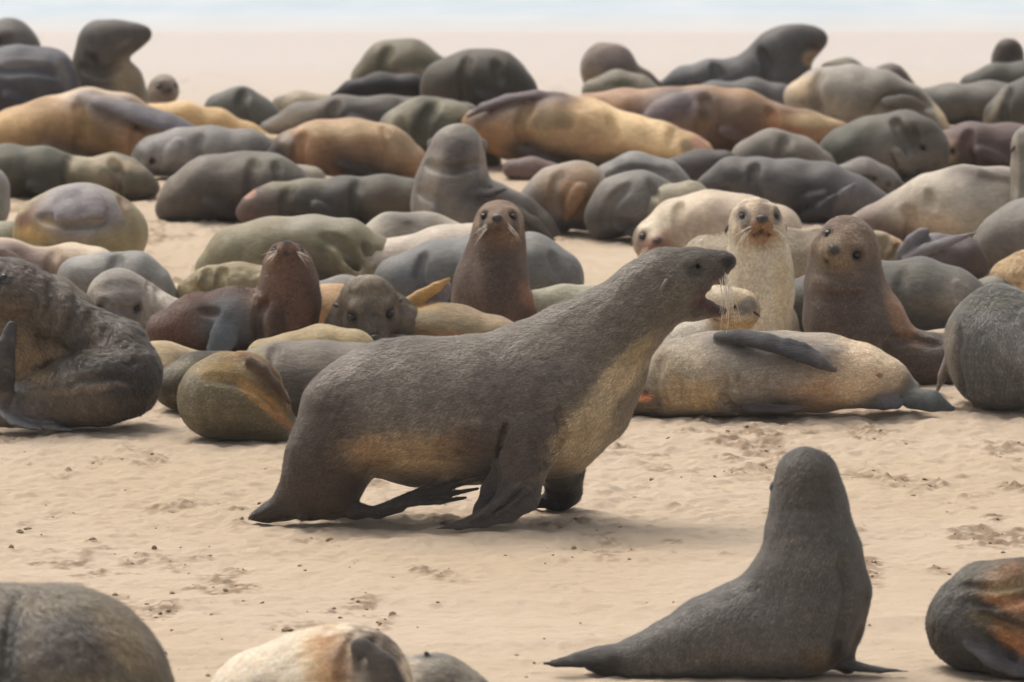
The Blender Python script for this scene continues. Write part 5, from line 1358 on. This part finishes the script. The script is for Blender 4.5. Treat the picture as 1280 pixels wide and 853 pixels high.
seal('dark seal leaning in from the right edge with a pale front line, upper right', 178, [(1252, 148, 24), (1275, 138, 34), (1305, 130, 44)], col=(.078, .076, .066), cell=2.7, pa=[(1242, 135, 5, 30, (.27, .25, .2), .6, -30)])

# ---------------------------------------------------------------- left middle rows
seal('dark green and beige seal lying with its head low to the right, left edge', 248,
     [(-30, 222, 30), (10, 216, 33), (55, 218, 33), (90, 222, 26), (115, 222, 23), (140, 221, 27), (160, 224, 23), (180, 232, 14)], col=(.098, .098, .068), cell=2.5,
     ch=[([(160, 226, 22, -12), (176, 230, 16, -14), (190, 236, 9, -14)], (.105, .098, .072))],
     pa=[(105, 215, 22, 30, (.30, .27, .18), .85), (140, 200, 40, 9, (.34, .29, .2), .7, -10), (40, 235, 60, 14, (.06, .062, .045), .6), (135, 222, 18, 18, (.20, .165, .12), .7)])
seal('pale grey back cut by the left edge above the orange round seal', 290, [(-22, 238, 34), (-18, 258, 32)], col=(.20, .205, .195), cell=2.8)
seal('round orange and olive seal with a light blue-grey flipper fanned over its top', 336,
     [(60, 290, 45), (85, 285, 51), (110, 285, 52), (138, 292, 47)], col=(.26, .225, .12), cell=2.4,
     fl=[([(96, 240, 12, -24), (88, 250, 20, -38), (86, 262, 18, -46)], (.20, .19, .195), (.05, -.7, .7), 2.2),
         ([(104, 242, 12, -26), (112, 254, 18, -40), (118, 264, 12, -46)], (.19, .18, .18), (.05, -.7, .7), 2.2)]
     + [([(78 + 7 * i, 262 - abs(i - 1) * 1.0, 6, -47), (74 + 9 * i, 273 - 1.6 * i, 4.5, -53)], (.24, .25, .30), (.05, -.7, .7), 1.7) for i in range(6)],
     pa=[(45, 262, 32, 12, (.12, .035, .015), .92, 35), (150, 258, 14, 26, (.12, .06, .03), .85, -48), (60, 282, 34, 12, (.42, .29, .10), .85, 10), (50, 258, 12, 5, (.20, .15, .16), .7, 15),
         (120, 300, 60, 24, (.21, .20, .125), .6), (170, 290, 14, 40, (.27, .25, .165), .6)])
seal('olive-green low back at the left edge in front of the orange round seal', 332, [(-25, 305, 30), (10, 305, 27), (40, 312, 22), (66, 322, 14)], col=(.22, .215, .16), cell=2.7)
seal('brown-grey to cream seal lying on the left edge, behind the wrinkled wet seal', 364,
     [(-30, 330, 34), (10, 334, 34), (50, 340, 29), (90, 336, 31), (120, 340, 28), (150, 348, 18)], col=(.42, .35, .26), cell=2.6,
     pa=[(15, 325, 50, 26, (.19, .145, .14), .85, -15), (60, 350, 40, 8, (.10, .06, .045), .7, -25), (110, 312, 34, 9, (.54, .49, .4), .6)])
seal('blue-grey double-humped back lying behind the sleepy grey pup', 388, [(100, 348, 28), (130, 348, 30), (168, 352, 36), (192, 362, 26), (206, 372, 16)], col=(.175, .18, .178), cell=2.6, pa=[(112, 325, 26, 8, (.26, .27, .26), .6), (200, 362, 10, 14, (.24, .235, .22), .5)])
seal('sleepy grey pup facing the camera with eyes shut, between wet seal and brown seal', 414,
     [(150, 376, 36), (175, 384, 30), (200, 392, 24), (225, 398, 20), (245, 402, 16)], col=(.30, .285, .26), cell=2.3, cat='seal pup',
     heads=[dict(x=146, y=374, w=-10, R=37, f=(.10, -.85, -.50), up=(0, -.5, .85), col=(.175, .168, .155), muz=(.115, .105, .098), eyecol=(.05, .045, .04), eyer=.12, snout=.85)],
     pa=[(118, 360, 12, 22, (.32, .30, .27), .6, -30), (185, 378, 4, 26, (.36, .345, .32), .6, 12), (215, 378, 34, 12, (.38, .36, .32), .7)])
seal('dark olive-brown slope of a seal behind the shoulder of the wrinkled wet seal', 426, [(30, 378, 38), (65, 382, 36), (95, 394, 26), (112, 404, 16)], col=(.105, .092, .07), cell=2.7)
seal('pale greenish back lying just behind the walking seal\'s shoulders', 410, [(672, 384, 22), (705, 382, 25), (740, 384, 24), (770, 388, 18)], col=(.30, .30, .235), cell=2.7)
